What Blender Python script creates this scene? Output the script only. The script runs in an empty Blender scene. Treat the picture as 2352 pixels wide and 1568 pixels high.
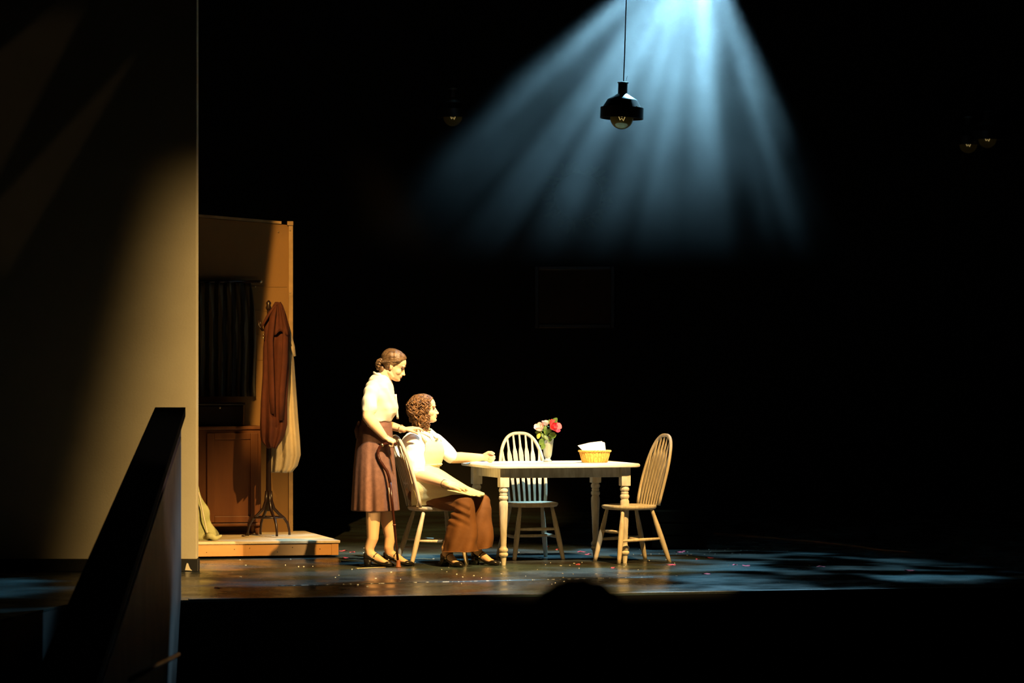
import bpy, bmesh, math, random
from mathutils import Vector, Matrix, noise as mnoise

random.seed(7)
R = math.radians
sc = bpy.context.scene
col = sc.collection

# ------------------------------------------------------------------ camera, world, lights, exposure
CAM_H, CAM_D, FPX = 1.70, 30.0, 9000.0
cam_d = bpy.data.cameras.new('camera')
cam_d.sensor_width = 36.0
cam_d.lens = FPX / 2352.0 * 36.0
cam_d.clip_end = 200
cam_d.dof.use_dof = True
cam_d.dof.focus_distance = CAM_D
cam_d.dof.aperture_fstop = 4.0
cam = bpy.data.objects.new('camera', cam_d)
col.objects.link(cam)
cam.location = (0, -CAM_D, CAM_H)
cam.rotation_euler = (R(90), 0, 0)
sc.camera = cam

vs = sc.view_settings
vs.view_transform = 'Standard'
vs.look = 'None'
vs.gamma = 1.0
vs.use_curve_mapping = False
vs.exposure = 0.0
sc.cycles.use_denoising = True
sc.cycles.volume_bounces = 0
sc.cycles.max_bounces = 8

world = bpy.data.worlds.new('dark_house')
sc.world = world
world.use_nodes = True
world.node_tree.nodes['Background'].inputs[0].default_value = (0, 0, 0, 1)
world.node_tree.nodes['Background'].inputs[1].default_value = 0.0


def spot(name, loc, target, power, color, half_deg, blend=0.5, radius=0.08):
    d = bpy.data.lights.new(name, 'SPOT')
    d.energy = power
    d.color = color
    d.spot_size = R(2 * half_deg)
    d.spot_blend = blend
    d.shadow_soft_size = radius
    o = bpy.data.objects.new(name, d)
    col.objects.link(o)
    o.location = loc
    o.rotation_euler = (Vector(target) - Vector(loc)).to_track_quat('-Z', 'Y').to_euler()
    return o


def gobo(lamp, scale, lo, hi, seed=0.0, detail=2.0, tint=None):
    """breakup pattern plate of a stage lantern: noise over the beam's direction"""
    d = lamp.data
    d.use_nodes = True
    nt = d.node_tree
    em = nt.nodes['Emission']
    tc = nt.nodes.new('ShaderNodeTexCoord')
    sp = nt.nodes.new('ShaderNodeSeparateXYZ')
    nt.links.new(tc.outputs['Normal'], sp.inputs[0])
    dx = nt.nodes.new('ShaderNodeMath'); dx.operation = 'DIVIDE'
    dy = nt.nodes.new('ShaderNodeMath'); dy.operation = 'DIVIDE'
    nt.links.new(sp.outputs[0], dx.inputs[0]); nt.links.new(sp.outputs[2], dx.inputs[1])
    nt.links.new(sp.outputs[1], dy.inputs[0]); nt.links.new(sp.outputs[2], dy.inputs[1])
    cb = nt.nodes.new('ShaderNodeCombineXYZ')
    nt.links.new(dx.outputs[0], cb.inputs[0]); nt.links.new(dy.outputs[0], cb.inputs[1])
    cb.inputs[2].default_value = seed
    nz = nt.nodes.new('ShaderNodeTexNoise')
    nz.inputs['Scale'].default_value = scale
    nz.inputs['Detail'].default_value = detail
    nt.links.new(cb.outputs[0], nz.inputs['Vector'])
    mr = nt.nodes.new('ShaderNodeMapRange')
    mr.interpolation_type = 'SMOOTHSTEP'
    mr.inputs['From Min'].default_value = lo
    mr.inputs['From Max'].default_value = hi
    nt.links.new(nz.outputs[0], mr.inputs[0])
    nt.links.new(mr.outputs[0], em.inputs['Strength'])
    return mr


def shutter(lamp, lines, soft, centre=None):
    """shutter blades of a stage lantern: straight cuts through the beam, given by two points each"""
    d = lamp.data
    d.use_nodes = True
    nt = d.node_tree
    em = nt.nodes['Emission']
    tc = nt.nodes.new('ShaderNodeTexCoord')
    sp = nt.nodes.new('ShaderNodeSeparateXYZ')
    nt.links.new(tc.outputs['Normal'], sp.inputs[0])
    Rl = lamp.rotation_euler.to_matrix().transposed()

    def loc2(p):
        q = Rl @ (Vector(p) - lamp.location)
        return q.x / q.z, q.y / q.z
    c = loc2(centre) if centre else (0.0, 0.0)
    prev = em.inputs['Strength'].links[0].from_socket if em.inputs['Strength'].links else None
    for p, q in lines:
        (x1, y1), (x2, y2) = loc2(p), loc2(q)
        nx, ny = y2 - y1, x1 - x2
        L = math.hypot(nx, ny); nx /= L; ny /= L
        off = nx * x1 + ny * y1
        if nx * c[0] + ny * c[1] < off: nx, ny, off = -nx, -ny, -off

        def math_node(op, a, b, nt=nt):
            m = nt.nodes.new('ShaderNodeMath'); m.operation = op
            for k, v in enumerate((a, b)):
                if isinstance(v, (int, float)): m.inputs[k].default_value = v
                else: nt.links.new(v, m.inputs[k])
            return m.outputs[0]
        X = math_node('DIVIDE', sp.outputs[0], sp.outputs[2]); Y = math_node('DIVIDE', sp.outputs[1], sp.outputs[2])
        e = math_node('SUBTRACT', math_node('ADD', math_node('MULTIPLY', X, nx), math_node('MULTIPLY', Y, ny)), off)
        mr = nt.nodes.new('ShaderNodeMapRange'); mr.interpolation_type = 'SMOOTHSTEP'
        mr.inputs['From Min'].default_value = -soft / 2; mr.inputs['From Max'].default_value = soft / 2
        nt.links.new(e, mr.inputs[0])
        prev = mr.outputs[0] if prev is None else math_node('MULTIPLY', prev, mr.outputs[0])
    nt.links.new(prev, em.inputs['Strength'])


# front-of-house lanterns: amber key from the right, cream special on the two women, amber from the left
KEY = spot('amber_key_lantern', (4.6, -8.6, 11.0), (-0.35, 0.0, 0.40), 19500, (1.0, 0.58, 0.17), 8.8, 0.8, 0.10)
shutter(KEY, [((-2.6, 2.0, 0.80), (-1.4, 2.0, 1.0))], 0.03)
CREAM = spot('cream_special_lantern', (2.9, -8.8, 11.2), (-0.22, 0.0, 1.02), 15000, (1.0, 0.87, 0.60), 5.4, 0.65, 0.08)
shutter(CREAM, [((-1.5, -0.4, 0.42), (1.2, -0.1, 0.52))], 0.03)
BOOM = spot('amber_box_boom_lantern', (6.5, -9.0, 2.6), (-1.9, -1.0, 0.75), 11500, (1.0, 0.66, 0.26), 12.0, 0.6, 0.06)
shutter(BOOM, [((-2.37, -1, 2.0), (-2.75, -1, 0.34))], 0.075)
shutter(BOOM, [((-2.2, -4.2, 0.02), (2.0, -3.25, 0.02)), ((-0.6, -1, 0.0), (-0.6, -1, 2.0))], 0.012)
SIDE = spot('amber_side_lantern', (-2.6, -10.0, 6.6), (-1.55, 2.0, 1.75), 9800, (1.0, 0.55, 0.14), 5.6, 0.6, 0.03)
shutter(SIDE, [((-1.946, 2.2, 2.65), (-2.03, 2.2, 1.85))], 0.004)
# two faint slivers of light high on the proscenium wall
for k, lines in enumerate(([((-4.15, -1, 3.55), (-3.20, -1, 4.35)), ((-3.79, -1, 2.95), (-3.24, -1, 4.0))], [((-3.79, -1, 2.76), (-2.82, -1, 3.8)), ((-3.66, -1, 2.33), (-2.80, -1, 3.8))])):
    sl = spot('slit_lantern', (-1.5, -12.0, 7.5), (-3.45, -1.0, 3.2), 38, (1.0, 0.72, 0.45), 5.0, 0.5, 0.03)
    shutter(sl, lines, 0.004, centre=((-3.50, -1, 3.63), (-3.45, -1, 2.9))[k])
# hazy blue top light with a breakup plate
BLUE = spot('blue_top_lantern', (1.50, 1.35, 4.99), (0.30, -0.75, 0.0), 2700, (0.34, 0.74, 1.0), 35.0, 0.3, 0.06)
gobo(BLUE, 8.0, 0.44, 0.62, 3.1, 1.5)
spot('parapet_fill_lamp', (4.0, -12.0, 5.0), (-2.2, -5.2, 0.85), 800, (1.0, 0.82, 0.74), 4.6, 0.7, 0.05)  # unseen fill lamp, added to brighten the parapet side and its end post


# ------------------------------------------------------------------ helpers
def P(px, py, Y):
    """point at depth Y for a spot measured in the 2352x1568 photograph"""
    d = CAM_D + Y
    return Vector(((px - 1176) * d / FPX, Y, CAM_H - (py - 784) * d / FPX))


class MB:
    def __init__(self):
        self.v = []; self.f = []

    def add(self, vs_, fs_):
        b = len(self.v)
        self.v += [Vector(v) for v in vs_]
        self.f += [tuple(i + b for i in f) for f in fs_]
        return self

    def box(self, c, s, M=None):
        c = Vector(c); hx, hy, hz = s[0] / 2, s[1] / 2, s[2] / 2
        vs_ = [Vector((x * hx, y * hy, z * hz)) for x in (-1, 1) for y in (-1, 1) for z in (-1, 1)]
        if M is not None: vs_ = [M @ v for v in vs_]
        return self.add([v + c for v in vs_], [(0, 1, 3, 2), (4, 6, 7, 5), (0, 4, 5, 1), (2, 3, 7, 6), (0, 2, 6, 4), (1, 5, 7, 3)])

    def bbox(self, c, s, b=0.006, M=None):
        """box with chamfered edges"""
        bm = bmesh.new()
        bmesh.ops.create_cube(bm, size=1.0)
        for v in bm.verts: v.co = Vector((v.co.x * s[0], v.co.y * s[1], v.co.z * s[2]))
        bmesh.ops.bevel(bm, geom=list(bm.edges), offset=min(b, min(s) * .45), segments=2, affect='EDGES', profile=0.6)
        bm.verts.index_update()
        vs_ = [v.co.copy() for v in bm.verts]
        if M is not None: vs_ = [M @ v for v in vs_]
        fs_ = [tuple(v.index for v in f.verts) for f in bm.faces]
        bm.free()
        return self.add([v + Vector(c) for v in vs_], fs_)

    def loft(self, rings, cap0=True, cap1=True):
        n = len(rings[0]); b = len(self.v)
        for r in rings: self.v += [Vector(p) for p in r]
        for k in range(len(rings) - 1):
            for i in range(n):
                j = (i + 1) % n
                self.f.append((b + k * n + i, b + k * n + j, b + (k + 1) * n + j, b + (k + 1) * n + i))
        if cap0: self.f.append(tuple(b + i for i in reversed(range(n))))
        if cap1: self.f.append(tuple(b + (len(rings) - 1) * n + i for i in range(n)))
        return self

    def grid(self, rows):
        """open sheet"""
        n = len(rows[0]); b = len(self.v)
        for r in rows: self.v += [Vector(p) for p in r]
        for k in range(len(rows) - 1):
            for i in range(n - 1):
                self.f.append((b + k * n + i, b + k * n + i + 1, b + (k + 1) * n + i + 1, b + (k + 1) * n + i))
        return self

    def lathe(self, prof, c=(0, 0, 0), n=20, ax=None, mod=None):
        """prof: (radius, height) list around z"""
        c = Vector(c); rings = []
        for r, z in prof:
            ring = []
            for i in range(n):
                a = 2 * math.pi * i / n
                rr = r * (mod(a, z) if mod else 1)
                p = Vector((rr * math.cos(a), rr * math.sin(a), z))
                if ax is not None: p = ax @ p
                ring.append(p + c)
            rings.append(ring)
        return self.loft(rings)

    def ell(self, c, r, M=None, nu=14, nv=9):
        c = Vector(c)
        if not hasattr(r, '__len__'): r = (r, r, r)
        rings = []
        for k in range(nv):
            t = math.pi * (k + .35) / (nv - .3)
            ring = []
            for i in range(nu):
                a = 2 * math.pi * i / nu
                p = Vector((r[0] * math.sin(t) * math.cos(a), r[1] * math.sin(t) * math.sin(a), -r[2] * math.cos(t)))
                if M is not None: p = M @ p
                ring.append(p + c)
            rings.append(ring)
        return self.loft(rings)

    def tube(self, path, rad, n=10, flat=None, up=None, closed_caps=True):
        """tube along path; rad scalar or list; flat=(a,b) scales the ring's two axes"""
        path = [Vector(p) for p in path]
        m = len(path)
        if not hasattr(rad, '__len__'): rad = [rad] * m
        rings = []; last = None
        for k in range(m):
            t = (path[min(k + 1, m - 1)] - path[max(k - 1, 0)])
            if t.length < 1e-9: t = Vector((0, 0, 1))
            t.normalize()
            if up is not None:
                a = Vector(up) - t * Vector(up).dot(t)
            elif last is not None:
                a = last - t * last.dot(t)
            else:
                a = Vector((0, 0, 1)).cross(t)
                if a.length < 1e-3: a = Vector((1, 0, 0)) - t * t.x
            if a.length < 1e-6: a = t.orthogonal()
            a.normalize(); last = a
            b = t.cross(a)
            fa, fb = flat if flat else (1, 1)
            rings.append([path[k] + rad[k] * (a * fa * math.cos(2 * math.pi * i / n) + b * fb * math.sin(2 * math.pi * i / n)) for i in range(n)])
        return self.loft(rings, closed_caps, closed_caps)

    def cap(self, p0, r0, p1, r1, n=18):
        """tapered capsule"""
        p0, p1 = Vector(p0), Vector(p1)
        self.ell(p0, r0, nu=n, nv=8); self.ell(p1, r1, nu=n, nv=8)
        return self.tube([p0, p1], [r0, r1], n)

    def chain(self, pts, n=20):
        """list of (point, radius) joined by tapered capsules"""
        for (a, ra), (b, rb) in zip(pts, pts[1:]): self.cap(a, ra, b, rb, n)
        return self

    def build(self, name, mat, parent=None, origin=None, smooth=True, angle=None):
        o_ = Vector(origin) if origin is not None else (parent.location if parent is not None and parent.type == 'EMPTY' else Vector((0, 0, 0)))
        me = bpy.data.meshes.new(name)
        me.from_pydata([tuple(v - o_) for v in self.v], [], self.f)
        me.update()
        bm = bmesh.new(); bm.from_mesh(me)
        bmesh.ops.recalc_face_normals(bm, faces=bm.faces)
        bm.to_mesh(me); bm.free()
        if mat is not None: me.materials.append(mat)
        if smooth:
            me.polygons.foreach_set('use_smooth', [True] * len(me.polygons))
            if angle is not None:
                me.set_sharp_from_angle(angle=R(angle))
        o = bpy.data.objects.new(name, me)
        col.objects.link(o)
        if parent is not None:
            o.parent = parent
        elif origin is not None:
            o.location = origin
        return o


def fused(mb, name, mat, parent, voxel, smooth_it=6, origin=None, post=None, decimate=None):
    """one continuous skin grown over overlapping solids"""
    me = bpy.data.meshes.new('tmp')
    me.from_pydata([tuple(v) for v in mb.v], [], mb.f); me.update()
    bm = bmesh.new(); bm.from_mesh(me); bmesh.ops.recalc_face_normals(bm, faces=bm.faces); bm.to_mesh(me); bm.free()
    t = bpy.data.objects.new('tmp', me); col.objects.link(t)
    m = t.modifiers.new('r', 'REMESH'); m.mode = 'VOXEL'; m.voxel_size = voxel; m.adaptivity = 0.0
    s = t.modifiers.new('s', 'SMOOTH'); s.factor = .5; s.iterations = smooth_it
    dg = bpy.context.evaluated_depsgraph_get()
    dg.update()
    ev = t.evaluated_get(dg)
    nm = bpy.data.meshes.new_from_object(ev)
    bpy.data.objects.remove(t); bpy.data.meshes.remove(me)
    nm.name = name
    o_ = Vector(origin) if origin is not None else (parent.location if parent is not None else Vector((0, 0, 0)))
    cos = [v.co.copy() for v in nm.vertices]
    nrm = [Vector(v.vector) for v in nm.vertex_normals] if post else None
    if post: cos = [post(p, n) for p, n in zip(cos, nrm)]
    flat_co = []
    for p in cos: flat_co += [p.x - o_.x, p.y - o_.y, p.z - o_.z]
    nm.vertices.foreach_set('co', flat_co)
    nm.materials.clear(); nm.materials.append(mat)
    nm.polygons.foreach_set('use_smooth', [True] * len(nm.polygons))
    nm.update()
    o = bpy.data.objects.new(name, nm); col.objects.link(o)
    if parent is not None: o.parent = parent
    else: o.location = o_
    return o


def tag(o, label=None, cat=None, group=None, kind=None):
    if label: o['label'] = label
    if cat: o['category'] = cat
    if group: o['group'] = group
    if kind: o['kind'] = kind
    return o


def thing(name, label, cat, loc=(0, 0, 0), rz=0.0, group=None):
    o = bpy.data.objects.new(name, None); col.objects.link(o)
    o.location = loc; o.rotation_euler = (0, 0, rz); o.empty_display_size = .1
    return tag(o, label, cat, group)


def copy_tree(o, parent=None):
    c = o.copy(); col.objects.link(c)
    if parent is not None: c.parent = parent
    for ch in list(o.children): copy_tree(ch, c)
    return c


# ------------------------------------------------------------------ materials
def mat(name, c, rough=0.6, var=0.0, scale=8.0, c2=None, bump=0.0, bscale=40.0, stretch=(1, 1, 1), metal=0.0, spec=0.5, trans=0.0, ior=1.45, sheen=0.0, detail=4.0, sss=0.0):
    m = bpy.data.materials.new(name); m.use_nodes = True
    nt = m.node_tree; b = nt.nodes['Principled BSDF']
    b.inputs['Base Color'].default_value = (*c, 1)
    b.inputs['Roughness'].default_value = rough
    b.inputs['Metallic'].default_value = metal
    b.inputs['Specular IOR Level'].default_value = spec
    b.inputs['Transmission Weight'].default_value = trans
    b.inputs['IOR'].default_value = ior
    if sss: b.inputs['Subsurface Weight'].default_value = sss; b.inputs['Subsurface Scale'].default_value = 0.02
    if sheen: b.inputs['Sheen Weight'].default_value = sheen
    tc = nt.nodes.new('ShaderNodeTexCoord'); mp = nt.nodes.new('ShaderNodeMapping')
    mp.inputs['Scale'].default_value = stretch
    nt.links.new(tc.outputs['Object'], mp.inputs['Vector'])
    if c2 is not None or var > 0:
        nz = nt.nodes.new('ShaderNodeTexNoise'); nz.inputs['Scale'].default_value = scale; nz.inputs['Detail'].default_value = detail
        nt.links.new(mp.outputs[0], nz.inputs['Vector'])
        rp = nt.nodes.new('ShaderNodeValToRGB')
        if c2 is None:
            c2 = tuple(min(1, x * (1 + var)) for x in c); c = tuple(x * (1 - var) for x in c)
        rp.color_ramp.elements[0].position = .35; rp.color_ramp.elements[0].color = (*c, 1)
        rp.color_ramp.elements[1].position = .68; rp.color_ramp.elements[1].color = (*c2, 1)
        nt.links.new(nz.outputs[0], rp.inputs[0]); nt.links.new(rp.outputs[0], b.inputs['Base Color'])
    if bump:
        n2 = nt.nodes.new('ShaderNodeTexNoise'); n2.inputs['Scale'].default_value = bscale; n2.inputs['Detail'].default_value = 5
        nt.links.new(mp.outputs[0], n2.inputs['Vector'])
        bp = nt.nodes.new('ShaderNodeBump'); bp.inputs['Strength'].default_value = bump; bp.inputs['Distance'].default_value = .01
        nt.links.new(n2.outputs[0], bp.inputs['Height']); nt.links.new(bp.outputs[0], b.inputs['Normal'])
    return m


M = {}
M['skin'] = mat('skin', (.80, .50, .30), .5, spec=.3, sss=.0)
M['lip'] = mat('lip', (.55, .20, .16), .45)
M['eye'] = mat('eye_dark', (.05, .03, .025), .3)
M['hair_a'] = mat('ash_brown_hair', (.07, .035, .015), .36, c2=(.22, .125, .055), scale=26, stretch=(.5, 3, 2), bump=.35, bscale=90)
M['hair_b'] = mat('auburn_hair', (.050, .019, .006), .48, c2=(.30, .145, .050), scale=45, bump=.3, bscale=120)
M['blouse_a'] = mat('ivory_blouse', (.86, .80, .66), .8, var=.04, scale=14, bump=.12, bscale=35)
M['blouse_b'] = mat('white_blouse', (.95, .93, .89), .8, var=.03, scale=14, bump=.12, bscale=35)
M['skirt'] = mat('mauve_brown_wool', (.155, .072, .052), .85, c2=(.20, .095, .068), scale=30, bump=.2, bscale=160)
M['apron'] = mat('pale_green_yellow_cotton', (.70, .64, .36), .85, c2=(.80, .74, .45), scale=220, bump=.25, bscale=260)
M['trouser'] = mat('rust_brown_cloth', (.155, .060, .015), .8, var=.12, scale=10, bump=.12, bscale=60)
M['black_leather'] = mat('black_leather', (.012, .010, .009), .25)
M['steel'] = mat('buckle', (.7, .6, .4), .3, metal=1)
M['cane'] = mat('dark_red_wood', (.035, .008, .005), .25, c2=(.07, .018, .009), scale=20, stretch=(6, 6, .6))
M['rubber'] = mat('brown_rubber', (.30, .10, .04), .6)
M['linen'] = mat('white_linen', (.92, .90, .84), .8, bump=.1)
M['chair'] = mat('limed_wood', (.50, .42, .30), .5, c2=(.66, .58, .44), scale=9, stretch=(5, 5, .7), bump=.15, bscale=40)
M['table'] = mat('whitewashed_wood', (.50, .45, .35), .5, c2=(.78, .74, .64), scale=7, stretch=(4, 4, .8), bump=.15, bscale=30)
M['table_top'] = mat('whitewashed_top', (.84, .81, .74), .45, c2=(.92, .90, .85), scale=5, stretch=(.6, 6, 1))
M['glass'] = mat('pressed_glass', (.90, .93, .84), .12, trans=.78, ior=1.3)
M['water'] = mat('cloudy_water', (.40, .44, .20), .2, trans=.35, ior=1.33)
M['leaf'] = mat('rose_leaf', (.045, .10, .012), .5, c2=(.11, .19, .028), scale=40)
M['stem'] = mat('rose_stem', (.13, .22, .04), .5)
M['pink'] = mat('blush_petal', (.85, .50, .42), .6, c2=(.93, .70, .60), scale=30)
M['cream_pink'] = mat('cream_pink_petal', (.90, .72, .58), .6, c2=(.88, .52, .46), scale=40)
M['red'] = mat('crimson_petal', (.60, .015, .055), .55, c2=(.80, .12, .12), scale=30)
M['bud'] = mat('green_bud', (.30, .34, .03), .5, c2=(.55, .50, .07), scale=40)
M['wicker'] = mat('honey_wicker', (.55, .30, .045), .55, c2=(.75, .46, .10), scale=60, bump=.3, bscale=150)
M['lamp_black'] = mat('black_enamel', (.02, .016, .015), .42, var=.3, scale=12)
M['lamp_steel'] = mat('grey_enamel_cap', (.30, .33, .36), .35, metal=.4)
M['bulb'] = mat('smoky_globe_glass', (.50, .46, .22), .03, trans=.75, ior=1.12)
M['filament'] = mat('filament_mount', (.9, .75, .45), .3)
_fb = M['filament'].node_tree.nodes['Principled BSDF']; _fb.inputs['Emission Color'].default_value = (1, .75, .4, 1); _fb.inputs['Emission Strength'].default_value = .7   # emission put in for the warm glints in the globes, unlit ones too
M['cord'] = mat('black_cord', (.01, .01, .01), .6)

# ------------------------------------------------------------------ the setting
def floor_material():
    m = bpy.data.materials.new('scuffed_blue_lit_stage_paint'); m.use_nodes = True
    nt = m.node_tree; b = nt.nodes['Principled BSDF']
    tc = nt.nodes.new('ShaderNodeTexCoord')
    n1 = nt.nodes.new('ShaderNodeTexNoise'); n1.inputs['Scale'].default_value = .9; n1.inputs['Detail'].default_value = 6
    n2 = nt.nodes.new('ShaderNodeTexNoise'); n2.inputs['Scale'].default_value = 3.2; n2.inputs['Detail'].default_value = 8
    mp = nt.nodes.new('ShaderNodeMapping'); mp.inputs['Scale'].default_value = (1, .8, 1); mp.inputs['Rotation'].default_value = (0, 0, R(14))
    nt.links.new(tc.outputs['Object'], mp.inputs[0])
    nt.links.new(mp.outputs[0], n1.inputs['Vector']); nt.links.new(mp.outputs[0], n2.inputs['Vector'])
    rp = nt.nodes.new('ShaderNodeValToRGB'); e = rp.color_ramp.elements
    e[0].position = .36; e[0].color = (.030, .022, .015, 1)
    e[1].position = .68; e[1].color = (.085, .14, .152, 1)  # teal patches put the blue light's reflection into the floor colour
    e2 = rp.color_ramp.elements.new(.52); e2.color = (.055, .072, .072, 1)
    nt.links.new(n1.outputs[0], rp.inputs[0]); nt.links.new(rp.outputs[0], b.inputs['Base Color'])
    mr = nt.nodes.new('ShaderNodeMapRange'); mr.inputs['To Min'].default_value = .16; mr.inputs['To Max'].default_value = .36
    mr.inputs['From Min'].default_value = .3; mr.inputs['From Max'].default_value = .7
    nt.links.new(n2.outputs[0], mr.inputs[0]); nt.links.new(mr.outputs[0], b.inputs['Roughness'])
    bp = nt.nodes.new('ShaderNodeBump'); bp.inputs['Strength'].default_value = .06; bp.inputs['Distance'].default_value = .01
    nt.links.new(n2.outputs[0], bp.inputs['Height']); nt.links.new(bp.outputs[0], b.inputs['Normal'])
    return m


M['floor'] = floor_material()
M['black_wall'] = mat('black_masking_cloth', (.008, .007, .006), .9, var=.3, scale=3)
M['fascia'] = mat('black_stage_fascia', (.006, .005, .005), .8)
M['wall'] = mat('beige_painted_wall', (.44, .37, .24), .75, c2=(.48, .41, .27), scale=3, bump=.10, bscale=60)
M['base'] = mat('black_skirting', (.012, .011, .010), .5)
M['plaster'] = mat('chipped_plaster', (.7, .6, .42), .9)
M['parapet'] = mat('parapet_paint', (.16, .11, .10), .55, var=.25, scale=3)
M['cap'] = mat('dark_parapet_cap', (.005, .004, .003), .9, spec=.1)
M['newel'] = mat('pale_parapet_end', (.42, .42, .44), .4)
M['flat'] = mat('ochre_set_wall', (.19, .098, .027), .85, c2=(.225, .12, .036), scale=3, stretch=(1, 1, .4), bump=.1, bscale=20)
M['flat_trim'] = mat('pale_timber_rail', (.32, .20, .085), .6, var=.2, scale=9)
M['cabinet'] = mat('reddish_brown_cabinet', (.12, .038, .010), .42, c2=(.18, .064, .018), scale=4, stretch=(3, 3, .35))
M['platform'] = mat('ochre_platform_board', (.42, .20, .055), .6, c2=(.50, .26, .085), scale=4, stretch=(.4, 1, 2))
M['platform_top'] = mat('worn_platform_top', (.46, .36, .22), .75, c2=(.60, .50, .34), scale=6, bump=.2)
M['brown_coat'] = mat('rust_brown_coat', (.075, .016, .006), .85, var=.15, scale=14, bump=.2, bscale=120)
M['cream_coat'] = mat('cream_coat', (.46, .38, .26), .8, var=.08, scale=10, bump=.2, bscale=60)
M['bentwood'] = mat('dark_bentwood', (.02, .010, .008), .3)
M['olive'] = mat('olive_drab_cloth', (.20, .20, .07), .85, c2=(.34, .32, .15), scale=9, bump=.3, bscale=40)
M['stripe'] = None


def striped_cloth():
    m = bpy.data.materials.new('striped_drape'); m.use_nodes = True
    nt = m.node_tree; b = nt.nodes['Principled BSDF']; b.inputs['Roughness'].default_value = .9
    tc = nt.nodes.new('ShaderNodeTexCoord'); w = nt.nodes.new('ShaderNodeTexWave')
    w.wave_type = 'BANDS'; w.bands_direction = 'X'
    w.inputs['Scale'].default_value = 4.4; w.inputs['Distortion'].default_value = 1.6; w.inputs['Detail'].default_value = 3
    nt.links.new(tc.outputs['Object'], w.inputs['Vector'])
    rp = nt.nodes.new('ShaderNodeValToRGB'); e = rp.color_ramp.elements
    e[0].position = .42; e[0].color = (.010, .008, .006, 1); e[1].position = .62; e[1].color = (.10, .085, .05, 1)
    nt.links.new(w.outputs[0], rp.inputs[0]); nt.links.new(rp.outputs[0], b.inputs['Base Color'])
    return m


M['stripe'] = striped_cloth()

# stage floor: a slab whose front edge runs a little away from the camera to the right
FE = [(-9.0, -7.6), (-3.13, -6.02), (-2.885, -4.67), (-2.22, -4.24), (3.226, -2.97), (9.0, -1.62)]
back = [(9.0, 9.5), (-9.0, 9.5)]
poly = FE + back
mb = MB(); n = len(poly)
mb.v = [Vector((x, y, 0)) for x, y in poly] + [Vector((x, y, -.014)) for x, y in poly]
mb.f = [tuple(range(n)), tuple(range(2 * n - 1, n - 1, -1))] + [(i, (i + 1) % n, n + (i + 1) % n, n + i) for i in range(n)]
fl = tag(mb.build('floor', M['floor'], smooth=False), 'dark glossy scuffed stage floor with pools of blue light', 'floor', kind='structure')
mb = MB(); m_ = len(FE)
mb.v = [Vector((x, y + .01, -.014)) for x, y in FE] + [Vector((x, y + .01, -1.15)) for x, y in FE] + [Vector((x, y + .15, -.014)) for x, y in FE] + [Vector((x, y + .15, -1.15)) for x, y in FE]
mb.f = [(i, i + 1, m_ + i + 1, m_ + i) for i in range(m_ - 1)] + [(2 * m_ + i, 2 * m_ + i + 1, 3 * m_ + i + 1, 3 * m_ + i) for i in range(m_ - 1)]
tag(mb.build('wall_stage_front', M['fascia'], smooth=False), 'black vertical front face of the stage', 'wall', kind='structure')
mb = MB(); mb.box((0, -18, -1.2), (18, 26, .1))
tag(mb.build('floor_house', M['fascia'], smooth=False), 'dark floor of the auditorium in front of the stage', 'floor', kind='structure')
mb = MB(); mb.box((0, 9.3, 3.2), (18, .1, 6.5))
tag(mb.build('wall_back', M['black_wall'], smooth=False), 'black masking wall at the back of the stage', 'wall', kind='structure')
# narrow nosing along the stage edge and a floor seam with its glints painted on
u = Vector((3.226 + 2.22, -2.97 + 4.24, 0)).normalized(); v_ = Vector((-u.y, u.x, 0))
ang = math.atan2(u.y, u.x)
Mr = Matrix.Rotation(ang, 4, 'Z')
M['nosing'] = mat('worn_edge_nosing', (.16, .17, .17), .3, c2=(.34, .34, .32), scale=30, stretch=(.3, 3, 1))
mb = MB(); mb.bbox((.5, -3.575, .003), (5.4, .07, .006), .002, Mr)
tag(mb.build('trim_1', M['nosing'], smooth=False), 'worn pale nosing strip along the front stage edge', 'trim', kind='structure')


def painted_glints():
    m = bpy.data.materials.new('glint_painted_floor_seam'); m.use_nodes = True
    nt = m.node_tree; b = nt.nodes['Principled BSDF']; b.inputs['Roughness'].default_value = .45
    tc = nt.nodes.new('ShaderNodeTexCoord'); n1 = nt.nodes.new('ShaderNodeTexNoise')
    n1.inputs['Scale'].default_value = 26; n1.inputs['Detail'].default_value = 6
    nt.links.new(tc.outputs['Object'], n1.inputs['Vector'])
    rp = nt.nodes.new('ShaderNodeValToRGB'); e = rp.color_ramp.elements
    e[0].position = .54; e[0].color = (.03, .03, .028, 1); e[1].position = .62; e[1].color = (.85, .82, .74, 1)  # pale speckles paint the seam's sparkle into its base colour
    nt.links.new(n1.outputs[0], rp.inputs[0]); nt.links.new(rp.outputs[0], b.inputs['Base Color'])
    return m


mb = MB(); c0 = P(680, 1344, 0)
def fl_pt(px, py, z=0.0):
    d = FPX * (CAM_H - z) / (py - 784)
    return Vector(((px - 1176) * d / FPX, d - CAM_D, z))
A, B = fl_pt(640, 1345), fl_pt(1500, 1325)
mb.tube([A + (B - A) * t + Vector((0, 0, .001)) for t in (0, .25, .5, .75, 1)], .012, 6, flat=(1, .25))
tag(mb.build('trim_2', painted_glints(), smooth=False), 'thin seam with painted glints running across the stage floor', 'trim', kind='structure')

# proscenium wall at the left with black skirting
WX = P(452, 784, -1.0).x
mb = MB(); mb.bbox((WX - 3.0, -.92, 3.15), (6.0, .16, 6.12), .008)
tag(mb.build('wall_left', M['wall'], smooth=False), 'beige painted proscenium wall at the left', 'wall', kind='structure')
mb = MB(); mb.bbox((WX - 2.995, -.93, .045), (6.01, .19, .088), .004)
bb = tag(mb.build('baseboard_left', M['base'], smooth=False), 'black skirting at the foot of the proscenium wall', 'baseboard', kind='structure')
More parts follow.
